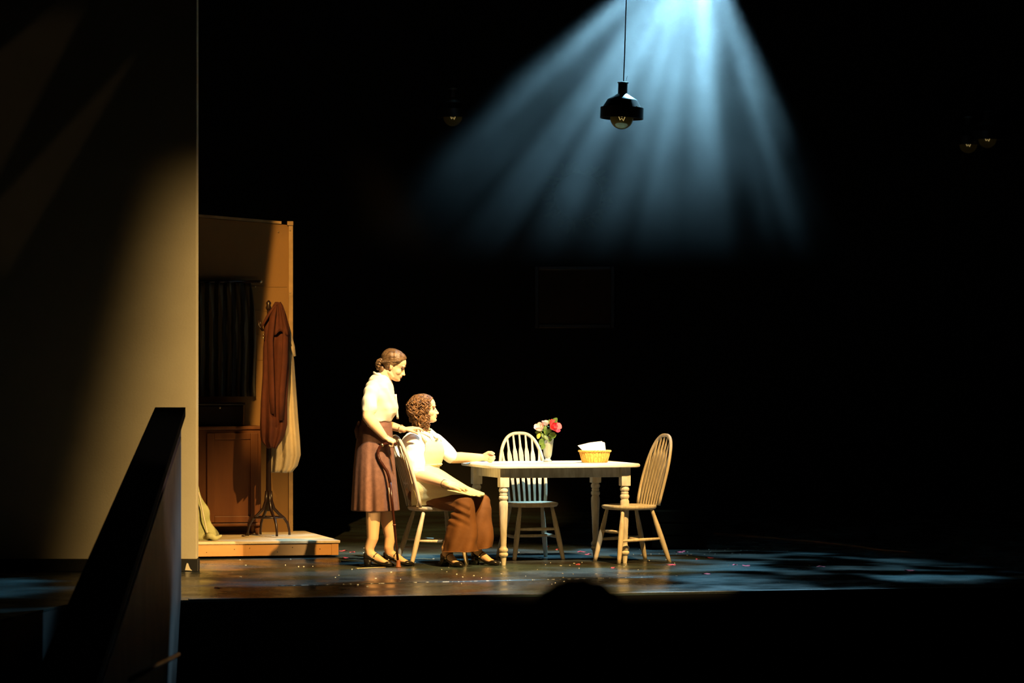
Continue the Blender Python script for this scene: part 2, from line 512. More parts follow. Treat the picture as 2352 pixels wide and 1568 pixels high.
# chipped patches of plaster on the skirting and the wall edge
mb = MB()
for q in range(7):
    a = q / 7 * 2 * math.pi
pts = [(-.020, .01), (-.012, .045), (-.006, .062), (.004, .060), (.010, .04), (.020, .018), (.034, .006)]
cx = P(431, 784, -1.03).x
ring0 = [Vector((cx + a, -1.026, b)) for a, b in pts]; ring1 = [Vector((cx + a, -1.020, b)) for a, b in pts]
mb.loft([ring0, ring1])
ch = mb.build('chipped_patch', M['plaster'], bb, smooth=False)

# sloping parapet beside the house-left steps
far_c, near_c = Vector((-2.25, -4.2, 1.267)), Vector((-2.142, -10.0, .331))
dirv = near_c - far_c
def pp(t, off, dz): 
    q = far_c + dirv * t
    return Vector((q.x + off, q.y, q.z + dz))
steps_t = [0, .25, .5, .75, 1.0, 1.35]
hw = lambda t: .10 + .039 * t
par = thing('parapet', 'dark sloping parapet descending beside the steps at the left', 'parapet', (-2.25, -4.2, -1.15))
mb = MB()
mb.loft([[pp(t, -hw(t), 0), pp(t, hw(t), 0), pp(t, hw(t), -.06), pp(t, -hw(t), -.06)] for t in steps_t])
mb.build('cap', M['cap'], par, smooth=False)
mb = MB()
mb.loft([[pp(t, -hw(t) + .03, -.06), pp(t, hw(t) - .03, -.06), Vector((pp(t, hw(t) - .03, 0).x, pp(t, 0, 0).y, -1.15)), Vector((pp(t, -hw(t) + .03, 0).x, pp(t, 0, 0).y, -1.15))] for t in steps_t])
mb.build('side_panel', M['parapet'], par, smooth=False)
mb = MB()
mb.tube([(-2.205, -4.17, z) for z in (-1.15, 0, .6, 1.19)], .024, 14)
mb.build('newel', M['newel'], par)
mb = MB(); mb.loft([[pp(t, hw(t) - .03, -.16), pp(t, hw(t) - .018, -.165), pp(t, hw(t) - .018, -.195), pp(t, hw(t) - .03, -.20)] for t in (.03, .3, .6, 1.0, 1.3)])
mb.build('rail_moulding', M['parapet'], par, smooth=False)
# a step nosing low in the dark house
mb = MB(); a, b_ = P(300, 1560, -14), P(410, 1503, -11)
mb.tube([a, b_], .012, 8)
M['handrail'] = mat('brown_handrail', (.25, .13, .06), .35)
hr = tag(mb.build('handrail', M['handrail'], origin=(a + b_) / 2), 'short brown handrail low in the dark beside the steps', 'handrail')

# ------------------------------------------------------------------ platform, set wall, cabinet
th = math.atan2(.25, 1.07)
U = Vector((math.cos(th), math.sin(th), 0)); V = Vector((-math.sin(th), math.cos(th), 0))
def place(org, a, b, z): return org + U * a + V * b + Vector((0, 0, z))
Mrot = Matrix.Rotation(th, 4, 'Z')
PR = Vector((-1.364, .86, 0))           # right front corner of the platform
plat = thing('platform', 'low ochre wooden platform carrying the cabinet and coat stand', 'platform', (PR.x, PR.y, 0))
L_, W_ = 3.0, 1.55
mb = MB(); mb.bbox(place(PR, -L_ / 2, W_ / 2, .125), (L_ + .02, W_ + .02, .022), .005, Mrot); mb.build('top_board', M['platform_top'], plat, smooth=False)
mb = MB(); mb.bbox(place(PR, -L_ / 2 - .029, .012, .066), (L_ - .058, .024, .092), .003, Mrot); mb.build('front_board', M['platform'], plat, smooth=False)
mb = MB(); mb.bbox(place(PR, -.03, .012, .066), (.056, .026, .094), .003, Mrot); mb.build('corner_block', M['platform'], plat, smooth=False)
mb = MB(); mb.bbox(place(PR, -.012, W_ / 2 + .02, .066), (.024, W_ - .03, .092), .003, Mrot); mb.build('side_board', M['platform'], plat, smooth=False)
for k in range(7):
    mb = MB(); mb.lathe([(.003, 0), (.003, .003), (.0015, .004)], place(PR, -.15 - k * .17 - .05 * (k % 2), -.0003, .07 + .02 * math.sin(k * 2.3)), 8, Mrot @ Matrix.Rotation(R(90), 4, 'X')); mb.build('nail', M['black_leather'], plat)
mb = MB()
for a in (-.5, -1.5, -2.5): mb.bbox(place(PR, a, W_ / 2, .01), (.08, W_ - .3, .02), .003, Mrot)
mb.build('runner', M['base'], plat, smooth=False)

FR = P(669, 1222, 2.2); FR.z = .136
flat = thing('set_wall', 'ochre painted set wall with a pale timber top rail', 'set wall', (FR.x, FR.y, .136))
FW = 2.6
def fp(a, z, dy=0): return FR + U * a + V * dy + Vector((0, 0, z - .136))
mb = MB()
f0 = [fp(0, .136), fp(-FW, .136), fp(-FW, 2.85), fp(0, 2.655)]
mb.loft([f0, [p + V * .03 for p in f0]]); mb.build('panel', M['flat'], flat, smooth=False)
mb = MB()
t0 = [fp(-.085, 2.664, -.02), fp(-FW, 2.855, -.02), fp(-FW, 2.88, -.02), fp(-.085, 2.686, -.02)]
mb.loft([t0, [p + V * .07 for p in t0]]); mb.build('top_rail', M['flat_trim'], flat, smooth=False)
mb = MB()
t0 = [fp(.012, .136, -.012), fp(-.022, .136, -.012), fp(-.022, 2.67, -.012), fp(.012, 2.675, -.012)]
mb.loft([t0, [p + V * .06 for p in t0]]); mb.build('edge_batten', M['flat_trim'], flat, smooth=False)
mb = MB(); mb.bbox(fp(-.012, 2.67, -.016), (.05, .02, .035), .004, Mrot); mb.build('corner_bracket', M['flat_trim'], flat, smooth=False)
for a, z in ((-.11, 2.6), (-.012, 2.61), (-.012, 2.1), (-.012, 1.7), (-.3, 2.15)):
    mb = MB(); mb.ell(fp(a, z, -.014), .006, nu=8, nv=6); mb.build('screw_head', M['steel'], flat)
# clapboard joints across the lit strip
for z in (1.55, 1.75, 1.95, 2.15):
    mb = MB(); mb.bbox(fp(-FW / 2 - .02, z, -.003), (FW - .04, .006, .006), .001, Mrot); mb.build('joint_batten', M['flat'], flat, smooth=False)

# cabinet on short legs
CR = P(600, 1224, 1.72); CR.z = .136
cab = thing('cabinet', 'reddish brown wooden cabinet with one framed panel door', 'cabinet', (CR.x, CR.y, .136))
CW, CD, CZ0, CZ1 = .62, .34, .205, .99
def cp(a, b, z): return CR + U * a + V * b + Vector((0, 0, z - .136))
mb = MB(); mb.bbox(cp(-CW / 2, CD / 2, (CZ0 + CZ1) / 2), (CW, CD, CZ1 - CZ0), .006, Mrot); mb.build('body', M['cabinet'], cab, smooth=False)
mb = MB(); mb.bbox(cp(-CW / 2, CD / 2 - .005, CZ1 + .012), (CW + .03, CD + .03, .026), .006, Mrot); mb.build('top_board', M['cabinet'], cab, smooth=False)
dr0, dr1 = -.445, -.03
door = MB()
for a, z, w, h in ((dr0 + .03, .60, .06, .72), (dr1 - .03, .60, .06, .72)): door.bbox(cp(a, -.010, z), (w, .022, h), .004, Mrot)
for z in (.935, .265): door.bbox(cp((dr0 + dr1) / 2, -.010, z), (dr1 - dr0 - .12, .022, .05), .004, Mrot)
dob = door.build('door', M['cabinet'], cab, smooth=False)
mb = MB(); mb.bbox(cp((dr0 + dr1) / 2, -.002, .60), (dr1 - dr0 - .12, .008, .62), .002, Mrot)
pn = mb.build('door_panel', M['cabinet'], None, origin=cab.location, smooth=False); pn.parent = dob; pn.location = (0, 0, 0)
mb = MB(); mb.bbox(cp(-CW / 2, -.008, .222), (CW - .02, .02, .02), .003, Mrot); mb.build('bottom_moulding', M['cabinet'], cab, smooth=False)
for a in (-.03, -CW + .03):
    for b in (.03, CD - .03):
        mb = MB(); mb.lathe([(.014, .136), (.018, .16), (.024, .18), (.024, .207)], (cp(a, b, 0).x, cp(a, b, 0).y, 0), 12); mb.build('leg', M['cabinet'], cab)
# dark box put in for the black shadow shape on the cabinet
RC = cp(-.33, .17, CZ1 + .025)
rb = thing('shadow_stand_in_box', 'dark box standing in for a shadow on top of the brown cabinet', 'box', RC)
mb = MB(); mb.bbox(RC + Vector((0, 0, .085)), (.40, .22, .17), .015, Mrot); mb.build('body', M['bentwood'], rb, smooth=False)
mb = MB(); mb.bbox(RC + Vector((0, 0, .18)), (.42, .24, .02), .006, Mrot); mb.build('lid', M['bentwood'], rb, smooth=False)
mb = MB(); mb.ell(RC + V * -.125 + Vector((0, 0, .15)), .010); mb.build('knob', M['steel'], rb)

# striped drape hung on the set wall
DC = fp(-.78, 2.18, -.06)
dp = thing('drape', 'dark drape with slanting pale stripes hanging above the cabinet', 'drape', fp(-.78, 1.22, -.06))
rows = []
for k in range(24):
    z = 2.18 - k * (.93 / 23); row = []
    for i in range(70):
        a = -.95 + .60 * i / 69
        f = .018 * math.sin(i * .62 + .05 * k) + .008 * math.sin(i * 1.9 + k * .2)
        row.append(fp(a + .02 * math.sin(k * .2) + .06 * k / 23, z, -.06 + f))
    rows.append(row)
mb = MB(); mb.grid(rows)
d_o = mb.build('cloth', M['stripe'], dp)
sol = d_o.modifiers.new('thick', 'SOLIDIFY'); sol.thickness = .004
mb = MB(); mb.tube([fp(-1.0, 2.19, -.05), fp(-.27, 2.19, -.05)], .012, 8); mb.build('rod', M['bentwood'], dp)
mb = MB(); mb.ell(fp(-.262, 2.19, -.05), .014, nu=8, nv=6); mb.build('finial', M['steel'], dp)

# slumped olive bag half hidden by the wall edge
BG = P(470, 1238, .85); BG.z = .136
bag = thing('sack', 'slumped olive cloth sack beside the edge of the proscenium wall', 'sack', BG)
rings = []
for k in range(18):
    t = k / 17
    cxp = BG + Vector((-.035 - .05 * t, .02, 0)); z = .137 + .44 * t
    rr = (.105 * (1 - t) ** .9 + .028) * (1 + .15 * math.sin(t * 14))
    rings.append([cxp + Vector((rr * math.cos(a) * (1 + .12 * math.sin(3 * a + 5 * t)), .6 * rr * math.sin(a), z - .136)) for a in [2 * math.pi * i / 28 for i in range(28)]])
mb = MB(); mb.loft(rings); mb.build('cloth', M['olive'], bag)
mb = MB(); mb.tube([BG + Vector((.02 + .02 * i, -.07 - .01 * math.sin(i), .03 + .012 * math.sin(i * 1.3))) for i in range(7)], [.02, .026, .026, .022, .018, .014, .006], 12); mb.build('flap', M['olive'], bag)
mb = MB(); mb.tube([BG + Vector((-.045 + .011 * i, -.045 - .004 * i, .38 - .05 * i)) for i in range(8)], .006, 8); mb.build('strap', M['cream_coat'], bag)

# coat stand
CS = P(617, 1224, 1.45); CS.z = .136
st = thing('coat_stand', 'dark bentwood coat stand with curved feet on the platform', 'coat stand', CS)
def cs(a, b, z): return CS + Vector((a, b, z - .136))
mb = MB(); mb.tube([cs(0, 0, z) for z in (.34, .5, 1.0, 1.5, 1.95)], [.017, .022, .018, .017, .014], 12); mb.build('pole', M['bentwood'], st)
mb = MB(); mb.lathe([(.014, 1.95), (.024, 1.97), (.016, 1.99), (.022, 2.01), (.006, 2.03)], (CS.x, CS.y, 0), 12); mb.build('finial', M['bentwood'], st)
for k in range(4):
    a = R(25 + 90 * k); c, s = math.cos(a), math.sin(a)
    pth = [(.018, .50), (.024, .42), (.045, .36), (.09, .315), (.135, .28), (.165, .235), (.178, .18), (.180, .145)]
    mb = MB(); mb.tube([cs(r * c, r * s, z) for r, z in pth], [.012, .013, .013, .012, .011, .010, .009, .011], 10); lg = mb.build('leg', M['bentwood'], st)
mb = MB(); mb.tube([cs(.125 * math.cos(2 * math.pi * i / 24), .125 * math.sin(2 * math.pi * i / 24), .29) for i in range(25)], .007, 8); mb.build('ring', M['bentwood'], st)
for k in range(5):
    a = R(10 + 72 * k); c, s = math.cos(a), math.sin(a)
    mb = MB(); mb.tube([cs(r * c, r * s, z) for r, z in ((.012, 1.80), (.06, 1.79), (.09, 1.83), (.09, 1.87))], [.009, .008, .008, .010], 8); mb.build('hook', M['bentwood'], st)


def coat(name, label, m, prof, Yc, depth, folds, ph, origin, extra=None):
    """prof: rows of (py, px_left, px_right) with depth half extent"""
    t = thing(name, label, 'coat', origin)
    rings = []
    # densify
    dense = []
    for (y0, a0, b0), (y1, a1, b1) in zip(prof, prof[1:]):
        nn = max(2, int((y1 - y0) / 9))
        for k in range(nn):
            s = k / nn; dense.append((y0 + (y1 - y0) * s, a0 + (a1 - a0) * s, b0 + (b1 - b0) * s))
    dense.append(prof[-1])
    y_top, y_bot = prof[0][0], prof[-1][0]
    for (py, a, b) in dense:
        f = (py - y_top) / (y_bot - y_top)
        L, Rr = P(a, py, Yc), P(b, py, Yc)
        c = (L + Rr) / 2; hx = (Rr - L).length / 2; hy = depth * min(1, .35 + f * 2.2)
        ring = []
        for i in range(48):
            an = 2 * math.pi * i / 48
            k = 1 + (.10 + .24 * f) * math.sin(folds * an + ph + 1.3 * math.sin(f * 3)) * abs(math.sin(an)) ** .5
            ring.append(c + Vector((hx * math.cos(an), hy * math.sin(an) * k, .004 * math.sin(3 * an + ph))))
        rings.append(ring)
    mb = MB(); mb.loft(rings); mb.build('body', m, t)
    return t


bc = coat('brown_coat', 'rust brown coat hanging at the front of the coat stand', M['brown_coat'],
          [(694, 631, 645), (702, 626, 650), (716, 620, 655), (728, 612, 659), (748, 606, 664), (770, 607, 666), (800, 604, 663), (860, 603, 664), (920, 599, 660), (975, 597, 660), (1000, 598, 654), (1012, 600, 648), (1020, 607, 642), (1028, 614, 636)], 1.33, .085, 7, .4, P(628, 1028, 1.33))
mb = MB(); mb.tube([P(638, 696, 1.26), P(628, 706, 1.25), P(616, 724, 1.25), P(606, 742, 1.26), P(600, 752, 1.28)], [.012, .018, .022, .018, .008], 10, flat=(1, .55)); mb.build('collar', M['brown_coat'], bc)
mb = MB(); mb.tube([P(634, 702, 1.25), P(626, 728, 1.23), P(620, 780, 1.22), P(622, 840, 1.22), P(624, 900, 1.225), P(626, 950, 1.23)], [.016, .034, .038, .036, .034, .030], 14, flat=(1, .55)); mb.build('sleeve', M['brown_coat'], bc)
mb = MB(); mb.tube([P(650, 712, 1.25), P(656, 760, 1.235), P(654, 830, 1.23), P(648, 900, 1.23), P(646, 965, 1.235)], [.014, .030, .033, .031, .026], 14, flat=(1, .6)); mb.build('sleeve', M['brown_coat'], bc)
mb = MB()
rows = []
for k in range(9):
    t = k / 8
    rows.append([P(641 + (q - 4) * (1.0 + 3.2 * t) + 5 * t, 697 + 68 * t + 5 * t * math.cos(q * .9), 1.225 - .012 * math.sin(q * 1.1) - .01 * t) for q in range(9)])
mb.grid(rows); lpl = mb.build('shoulder_cape', M['brown_coat'], bc); so = lpl.modifiers.new('t', 'SOLIDIFY'); so.thickness = .008
for py in (768, 776):
    mb = MB(); mb.ell(P(605, py, 1.26), .008, nu=8, nv=6); mb.build('button', M['steel'], bc)
cc = coat('cream_coat', 'long cream coat hanging behind the brown coat on the stand', M['cream_coat'],
          [(695, 634, 646), (710, 633, 652), (740, 634, 660), (780, 636, 670), (830, 634, 676), (900, 630, 681), (960, 627, 685), (1010, 623, 689), (1045, 621, 691), (1070, 620, 684), (1084, 620, 672)], 1.52, .09, 9, 1.2, P(655, 1084, 1.52))
mb = MB(); mb.tube([P(654, 725, 1.47), P(664, 765, 1.45), P(672, 795, 1.44), P(677, 818, 1.44)], [.018, .026, .025, .017], 12, flat=(1, .6)); mb.build('sleeve', M['cream_coat'], cc)

# ------------------------------------------------------------------ table
TT = R(17.5)
tu = Vector((math.cos(TT), math.sin(TT), 0)); tv = Vector((-math.sin(TT), math.cos(TT), 0))
T0 = Vector((-.065, -.22, 0)); TL, TW = .975, .70
tab_c = T0 + tu * TL / 2 + tv * TW / 2
tab = thing('dining_table', 'whitewashed wooden dining table with turned legs', 'table', tab_c)
Mt = Matrix.Rotation(TT, 4, 'Z')
def tp(a, b, z): return T0 + tu * a + tv * b + Vector((0, 0, z))
# top with rounded corners and eased edge
def rrect(hx, hy, r, n=8):
    pts = []
    for cx, cy, a0 in ((hx - r, hy - r, 0), (-hx + r, hy - r, 90), (-hx + r, -hy + r, 180), (hx - r, -hy + r, 270)):
        for k in range(n + 1):
            a = R(a0 + 90 * k / n); pts.append((cx + r * math.cos(a), cy + r * math.sin(a)))
    return pts
mb = MB(); rings = []
for ins, z in ((.018, .736), (.004, .739), (0, .748), (.002, .757), (.012, .764), (.03, .7655)):
    rings.append([tab_c + tu * x + tv * y + Vector((0, 0, z)) for x, y in rrect(TL / 2 + .125 - ins, TW / 2 + .105 - ins, .12 - ins)])
mb.loft(rings); mb.build('table_top', M['table_top'], tab, angle=40)
for a, b, s, in ((TL / 2, .0, (TL - .07, .022, .075)), (TL / 2, TW, (TL - .07, .022, .075)), (0, TW / 2, (.022, TW - .07, .075)), (TL, TW / 2, (.022, TW - .07, .075))):
    mb = MB(); mb.bbox(tp(a, b, .6985), s, .003, Mt); mb.build('apron_rail', M['table'], tab, smooth=False)
leg_prof = [(.0165, 0), (.020, .03), (.023, .058), (.024, .062), (.032, .068), (.036, .080), (.033, .092), (.026, .097), (.032, .103), (.036, .115), (.032, .128), (.024, .134),
            (.022, .15), (.026, .25), (.031, .36), (.034, .44), (.034, .475), (.029, .487), (.027, .492), (.033, .500), (.036, .510), (.034, .522), (.027, .529), (.030, .535), (.030, .543), (.026, .549), (.033, .556), (.036, .567), (.034, .579), (.028, .587), (.030, .592)]
mb = MB(); mb.lathe(leg_prof, (0, 0, 0), 20)
mb.bbox((0, 0, .664), (.074, .074, .142), .006)
leg_m = mb.build('leg', M['table'], tab, origin=(0, 0, 0), angle=50)
leg_m.location = tp(0, 0, 0) - tab_c; leg_m.rotation_euler = (0, 0, TT)
for a, b in ((TL, 0), (TL, TW), (0, TW)):
    c = leg_m.copy(); col.objects.link(c); c.parent = tab; c.location = tp(a, b, 0) - tab_c

# ------------------------------------------------------------------ hoop-back chairs
def make_chair(label):
    t = thing('dining_chair', label, 'chair', (0, 0, 0), 0, 'limed hoop-back dining chairs')
    # saddle seat
    def sring(sx, z, dish=0):
        r = []
        for i in range(40):
            a = 2 * math.pi * i / 40; c, s = math.cos(a), math.sin(a)
            x = .205 * sx * math.copysign(abs(c) ** .8, c); y = (.205 - .018 * (c < 0) * abs(c)) * sx * math.copysign(abs(s) ** .8, s)
            r.append(Vector((x, y, z)))
        return r
    mb = MB(); mb.loft([sring(.86, .408), sring(.95, .413), sring(1.0, .428), sring(.985, .440), sring(.90, .4445), sring(.6, .438), sring(.2, .435)])
    mb.build('seat', M['chair'], t, origin=(0, 0, 0), angle=60)
    def lean(z): return -.165 - .15 * ((z - .44) / .535) ** 1.15 if z > .44 else -.165
    H = .535
    def bow(s):
        c, sn = math.cos(s), math.sin(s)
        h = H * abs(sn) ** .85
        y = .205 * math.copysign(abs(c) ** .72, c) * (1 - .17 * (1 - h / H) ** 2)
        return Vector((lean(.44 + h), y, .44 + h))
    mb = MB(); mb.tube([bow(math.pi * k / 44) for k in range(45)], .0135, 10, flat=(1.05, .95)); mb.build('back_bow', M['chair'], t, origin=(0, 0, 0))
    for k in range(7):
        yb = -.125 + .25 * k / 6; yt = yb * 1.22
        # find bow height at yt
        best = min((bow(math.pi * q / 400) for q in range(401)), key=lambda p: abs(p.y - yt) - (p.z > .7) * .5)
        zt = best.z
        rows = []
        zs = [0, .15, .35, .55, .68, .74, .80, .9, 1.0]; ws = [.008, .009, .013, .017, .0185, .016, .009, .007, .0065]
        for q, w in zip(zs, ws):
            z = .438 + (zt - .438) * q; y = yb + (yt - yb) * q; x = lean(z) + .0
            rows.append([Vector((x - .005, y - w, z)), Vector((x - .005, y + w, z)), Vector((x + .005, y + w, z)), Vector((x + .005, y - w, z))])
        mb = MB(); mb.loft(rows); mb.build('spindle', M['chair'], t, origin=(0, 0, 0), smooth=False)
    ends = {}
    for sx in (1, -1):
        for sy in (1, -1):
            top = Vector((.125 * sx, .13 * sy, .412)); bot = Vector(((.20 if sx > 0 else -.25) * .98, .20 * sy, 0))
            ends[(sx, sy)] = (top, bot)
            mb = MB(); mb.tube([top.lerp(bot, q) for q in (0, .1, .3, .5, .7, .9, 1)], [.013, .015, .019, .021, .020, .017, .015], 12); mb.build('leg', M['chair'], t, origin=(0, 0, 0))
    def at(k, q): return ends[k][0].lerp(ends[k][1], q)
    mids = []
    for sy in (1, -1):
        a, b = at((1, sy), .58), at((-1, sy), .55)
        mids.append((a + b) / 2)
        mb = MB(); mb.tube([a.lerp(b, q) for q in (0, .25, .5, .75, 1)], [.009, .012, .0135, .012, .009], 10); mb.build('stretcher', M['chair'], t, origin=(0, 0, 0))
    mb = MB(); mb.tube([mids[0].lerp(mids[1], q) for q in (0, .25, .5, .75, 1)], [.009, .012, .0135, .012, .009], 10); mb.build('stretcher', M['chair'], t, origin=(0, 0, 0))
    a, b = at((1, 1), .42), at((1, -1), .42)
    mb = MB(); mb.tube([a.lerp(b, q) for q in (0, .25, .5, .75, 1)], [.009, .012, .0135, .012, .009], 10); mb.build('stretcher', M['chair'], t, origin=(0, 0, 0))
    return t


ch1 = make_chair('limed hoop-back chair under the seated woman')
ch1.location = (-.59, -.02, 0); ch1.rotation_euler = (0, 0, TT)
ch2 = copy_tree(ch1); ch2['label'] = 'limed hoop-back chair tucked behind the table, facing forward'
ch2.location = (.15, .67, 0); ch2.rotation_euler = (0, 0, TT - R(90))
ch3 = copy_tree(ch1); ch3['label'] = 'empty limed hoop-back chair at the right end of the table'
ch3.location = (.905, .20, 0); ch3.rotation_euler = (0, 0, R(26) + R(180))

# ------------------------------------------------------------------ vase and roses
TZ = .7655
VC = Vector((.278, .45, TZ))
vase = thing('glass_vase', 'fluted pressed glass vase of roses on the table', 'vase', VC)
flute = lambda a, z: 1 + (.035 * math.cos(12 * a) if z > .03 else .02 * math.cos(12 * a))
mb = MB()
prof_o = [(.033, 0), (.034, .005), (.024, .014), (.019, .022), (.023, .032), (.030, .045), (.035, .08), (.040, .12), (.044, .150), (.050, .168)]
prof_i = [(.047, .166), (.040, .146), (.036, .12), (.031, .08), (.026, .05), (.020, .040)]
mb.lathe([(r, z * 1.16) for r, z in prof_o + prof_i], VC, 48, mod=flute); mb.build('glass', M['glass'], vase)
mb = MB(); mb.lathe([(.018, .041), (.0255, .051), (.0305, .08), (.0355, .125), (.037, .142)], VC, 32); mb.build('water', M['water'], vase)


def leaf(mb, base, d, nrm, L, W):
    d = Vector(d).normalized(); nrm = Vector(nrm); s = d.cross(nrm).normalized(); nn = s.cross(d).normalized()
    rows = []
    for k in range(7):
        t = k / 6; w = W * math.sin(math.pi * min(1, t * .94 + .03)) ** .75
        cpt = Vector(base) + d * L * t + nn * (-.12 * L * t * t)
        rows.append([cpt - s * w + nn * .15 * w, cpt, cpt + s * w + nn * .15 * w])
    n0 = len(mb.v); mb.grid(rows)
    # underside for thickness
    rows2 = [[p - nn * .0012 for p in r] for r in rows]; mb.grid(rows2)


def petal(mb, c, ax, side, r, h, open_, wid, thick=.0012):
    """one cupped petal around axis ax on side direction"""
    ax = Vector(ax).normalized(); side = Vector(side); side = (side - ax * side.dot(ax)).normalized(); tn = ax.cross(side)
    rows_o, rows_i = [], []
    for k in range(6):
        t = k / 5; rad = r * (.35 + .65 * math.sin(t * 1.5) + open_ * t * t); ww = wid * (math.sin(math.pi * (.15 + .7 * t)) ** .8)
        ro, ri = [], []
        for i in range(7):
            u_ = (i - 3) / 3 * ww
            p = Vector(c) + ax * (h * t - .10 * h * abs(i - 3) / 3 * t) + (side * math.cos(u_) + tn * math.sin(u_)) * rad
            ro.append(p); ri.append(p - (side * math.cos(u_) + tn * math.sin(u_)) * thick)
        rows_o.append(ro); rows_i.append(ri)
    mb.grid(rows_o); mb.grid(rows_i)


def rose(label, head, ax, m, size, open_, seed, leaves, name='rose'):
    rnd = random.Random(seed)
    head = Vector(head)
    t = thing(name, label, 'flower', VC + Vector((0, 0, .05)))
    base = VC + Vector((rnd.uniform(-.01, .01), rnd.uniform(-.01, .01), .05))
    midp = (base + head) / 2 + Vector((0, 0, .02)); midp.x = VC.x + (head.x - VC.x) * .35; midp.y = VC.y + (head.y - VC.y) * .35
    mb = MB(); mb.tube([base, base.lerp(midp, .5), midp, midp.lerp(head, .6), head], .0025, 7); mb.build('stem', M['stem'], t)
    mb = MB()
    ax = Vector(ax).normalized(); s0 = ax.orthogonal()
    for k in range(5):
        sd = Matrix.Rotation(2 * math.pi * k / 5 + seed, 3, ax) @ s0; petal(mb, head, ax, sd, size * .5, size * .95, 0, .9)
    petals = mb.build('inner_petals', m, t)
    for k in range(6):
        sd = Matrix.Rotation(2 * math.pi * (k + .5) / 6 + seed, 3, ax) @ s0
        mb = MB(); petal(mb, head, ax, sd, size * .72, size * rnd.uniform(.85, 1.05), open_ * rnd.uniform(.6, 1.2), .72); mb.build('petal', m, t)
    mb = MB(); mb.ell(head, (size * .22,) * 3, nu=10, nv=7)
    for k in range(5):
        sd = Matrix.Rotation(2 * math.pi * k / 5, 3, ax) @ s0; leaf(mb, head, sd * .9 - ax * .25, ax, size * .6, size * .12)
    mb.build('sepals', M['leaf'], t)
    for (px, py, Y, dx, dz, L) in leaves:
        mb = MB(); leaf(mb, P(px, py, Y), (dx, -.2, dz), (-dz * .3 + .1, -1, .4), L, L * .34); mb.build('leaf', M['leaf'], t)
    return t


rose('pale pink rose at the left of the vase', P(1242, 988, .42), (-.35, -.55, .8), M['pink'], .052, .15, 1.0,
     [(1243, 996, .42, -.6, .2, .05), (1250, 1000, .40, .5, -.5, .045)])
rose('cream pink rose at the top of the bunch', P(1254, 977, .50), (-.05, -.2, 1), M['cream_pink'], .042, .1, 2.2,
     [(1252, 978, .42, .1, -.8, .05), (1256, 995, .40, .4, .5, .05)])
rose('deep crimson rose opening at the right of the vase', P(1266, 983, .40), (.6, -.55, .45), M['red'], .054, .6, 3.7,
     [(1262, 1000, .38, .6, .3, .05), (1266, 1006, .38, .8, .6, .045)])
bd = thing('rose_bud', 'yellow green rose bud hanging left of the vase rim', 'flower', VC + Vector((0, 0, .06)))
mb = MB(); hd = P(1238, 1000, .42); mb.tube([VC + Vector((0, 0, .06)), VC + Vector((-.015, -.01, .15)), P(1248, 1002, .42), hd], .0022, 7); mb.build('stem', M['stem'], bd)
mb = MB(); mb.lathe([(.004, -.026), (.013, -.016), (.017, 0), (.014, .012), (.005, .022)], hd + Vector((-.003, -.01, 0)), 14, Matrix.Rotation(R(15), 4, 'Y')); mb.build('bud', M['bud'], bd)
sg = thing('leaf_sprig', 'upright sprig of rounded green leaves above the roses', 'sprig', VC + Vector((0, 0, .05)))
mb = MB(); mb.tube([VC + Vector((0, 0, .05)), VC + Vector((.01, 0, .18)), P(1268, 985, .47), P(1270, 970, .47)], .0022, 7); mb.build('stem', M['stem'], sg)
for (px, py, dx, dz, L) in ((1269, 973, .55, .75, .058), (1268, 975, -.45, .8, .046), (1256, 1004, -.5, .3, .05), (1262, 1008, .2, .6, .05), (1248, 1006, -.3, -.6, .06), (1252, 1010, .0, .5, .045), (1250, 1018, -.35, -.9, .05), (1266, 1002, .5, .2, .045), (1258, 998, -.2, .3, .05), (1247, 1012, .3, .6, .05), (1257, 1014, .5, .5, .05)):
    mb = MB(); leaf(mb, P(px, py, .41), (dx, -.15, dz), (.15 - dz * .2, -1, .35), L, L * .36); mb.build('leaf', M['leaf'], sg)

# ------------------------------------------------------------------ basket and napkins
BC = Vector((.639, .27, TZ))
bk = thing('wicker_basket', 'honey coloured oval wicker basket on the table', 'basket', BC, TT * .4)
NB = 128
def bring(hx, hy, z, rip=0.0, ph=0.0):
    r = []
    for i in range(NB):
        a = 2 * math.pi * i / NB; c, s = math.cos(a), math.sin(a)
        k = 1 + rip * math.cos(32 * a + ph)
        r.append(Vector((hx * k * math.copysign(abs(c) ** .75, c), hy * k * math.copysign(abs(s) ** .75, s), z)))
    return r
rings = []
nz_ = 14
for k in range(nz_ + 1):
    t = k / nz_; rings.append(bring(.095 + .024 * t, .065 + .02 * t, .002 + .084 * t, .014, math.pi * (k % 2) * .25))
for k in range(nz_, 1, -2):
    t = k / nz_; rings.append(bring(.091 + .024 * t, .061 + .02 * t, .006 + .080 * t))
mb = MB(); mb.loft(rings); mb.build('woven_body', M['wicker'], bk, origin=(0, 0, 0))
mb = MB()
for ph in (0, math.pi):
    path = []
    for i in range(NB + 1):
        a = 2 * math.pi * i / NB; c, s = math.cos(a), math.sin(a)
        rr = .004 * math.cos(26 * a + ph)
        path.append(Vector(((.121 + rr) * math.copysign(abs(c) ** .75, c), (.087 + rr) * math.copysign(abs(s) ** .75, s), .089 + .003 * math.sin(26 * a + ph))))
    mb.tube(path, .0052, 7)
mb.build('braided_rim', M['wicker'], bk, origin=(0, 0, 0))
for i in range(32):
    a = 2 * math.pi * (i + .5) / 32; c, s = math.cos(a), math.sin(a)
    pts = []
    for t in (0, .5, 1):
        pts.append(Vector(((.0965 + .024 * t) * math.copysign(abs(c) ** .75, c), (.0665 + .02 * t) * math.copysign(abs(s) ** .75, s), .002 + .086 * t)))
    mb = MB(); mb.tube(pts, .0028, 6); mb.build('stake', M['wicker'], bk, origin=(0, 0, 0))


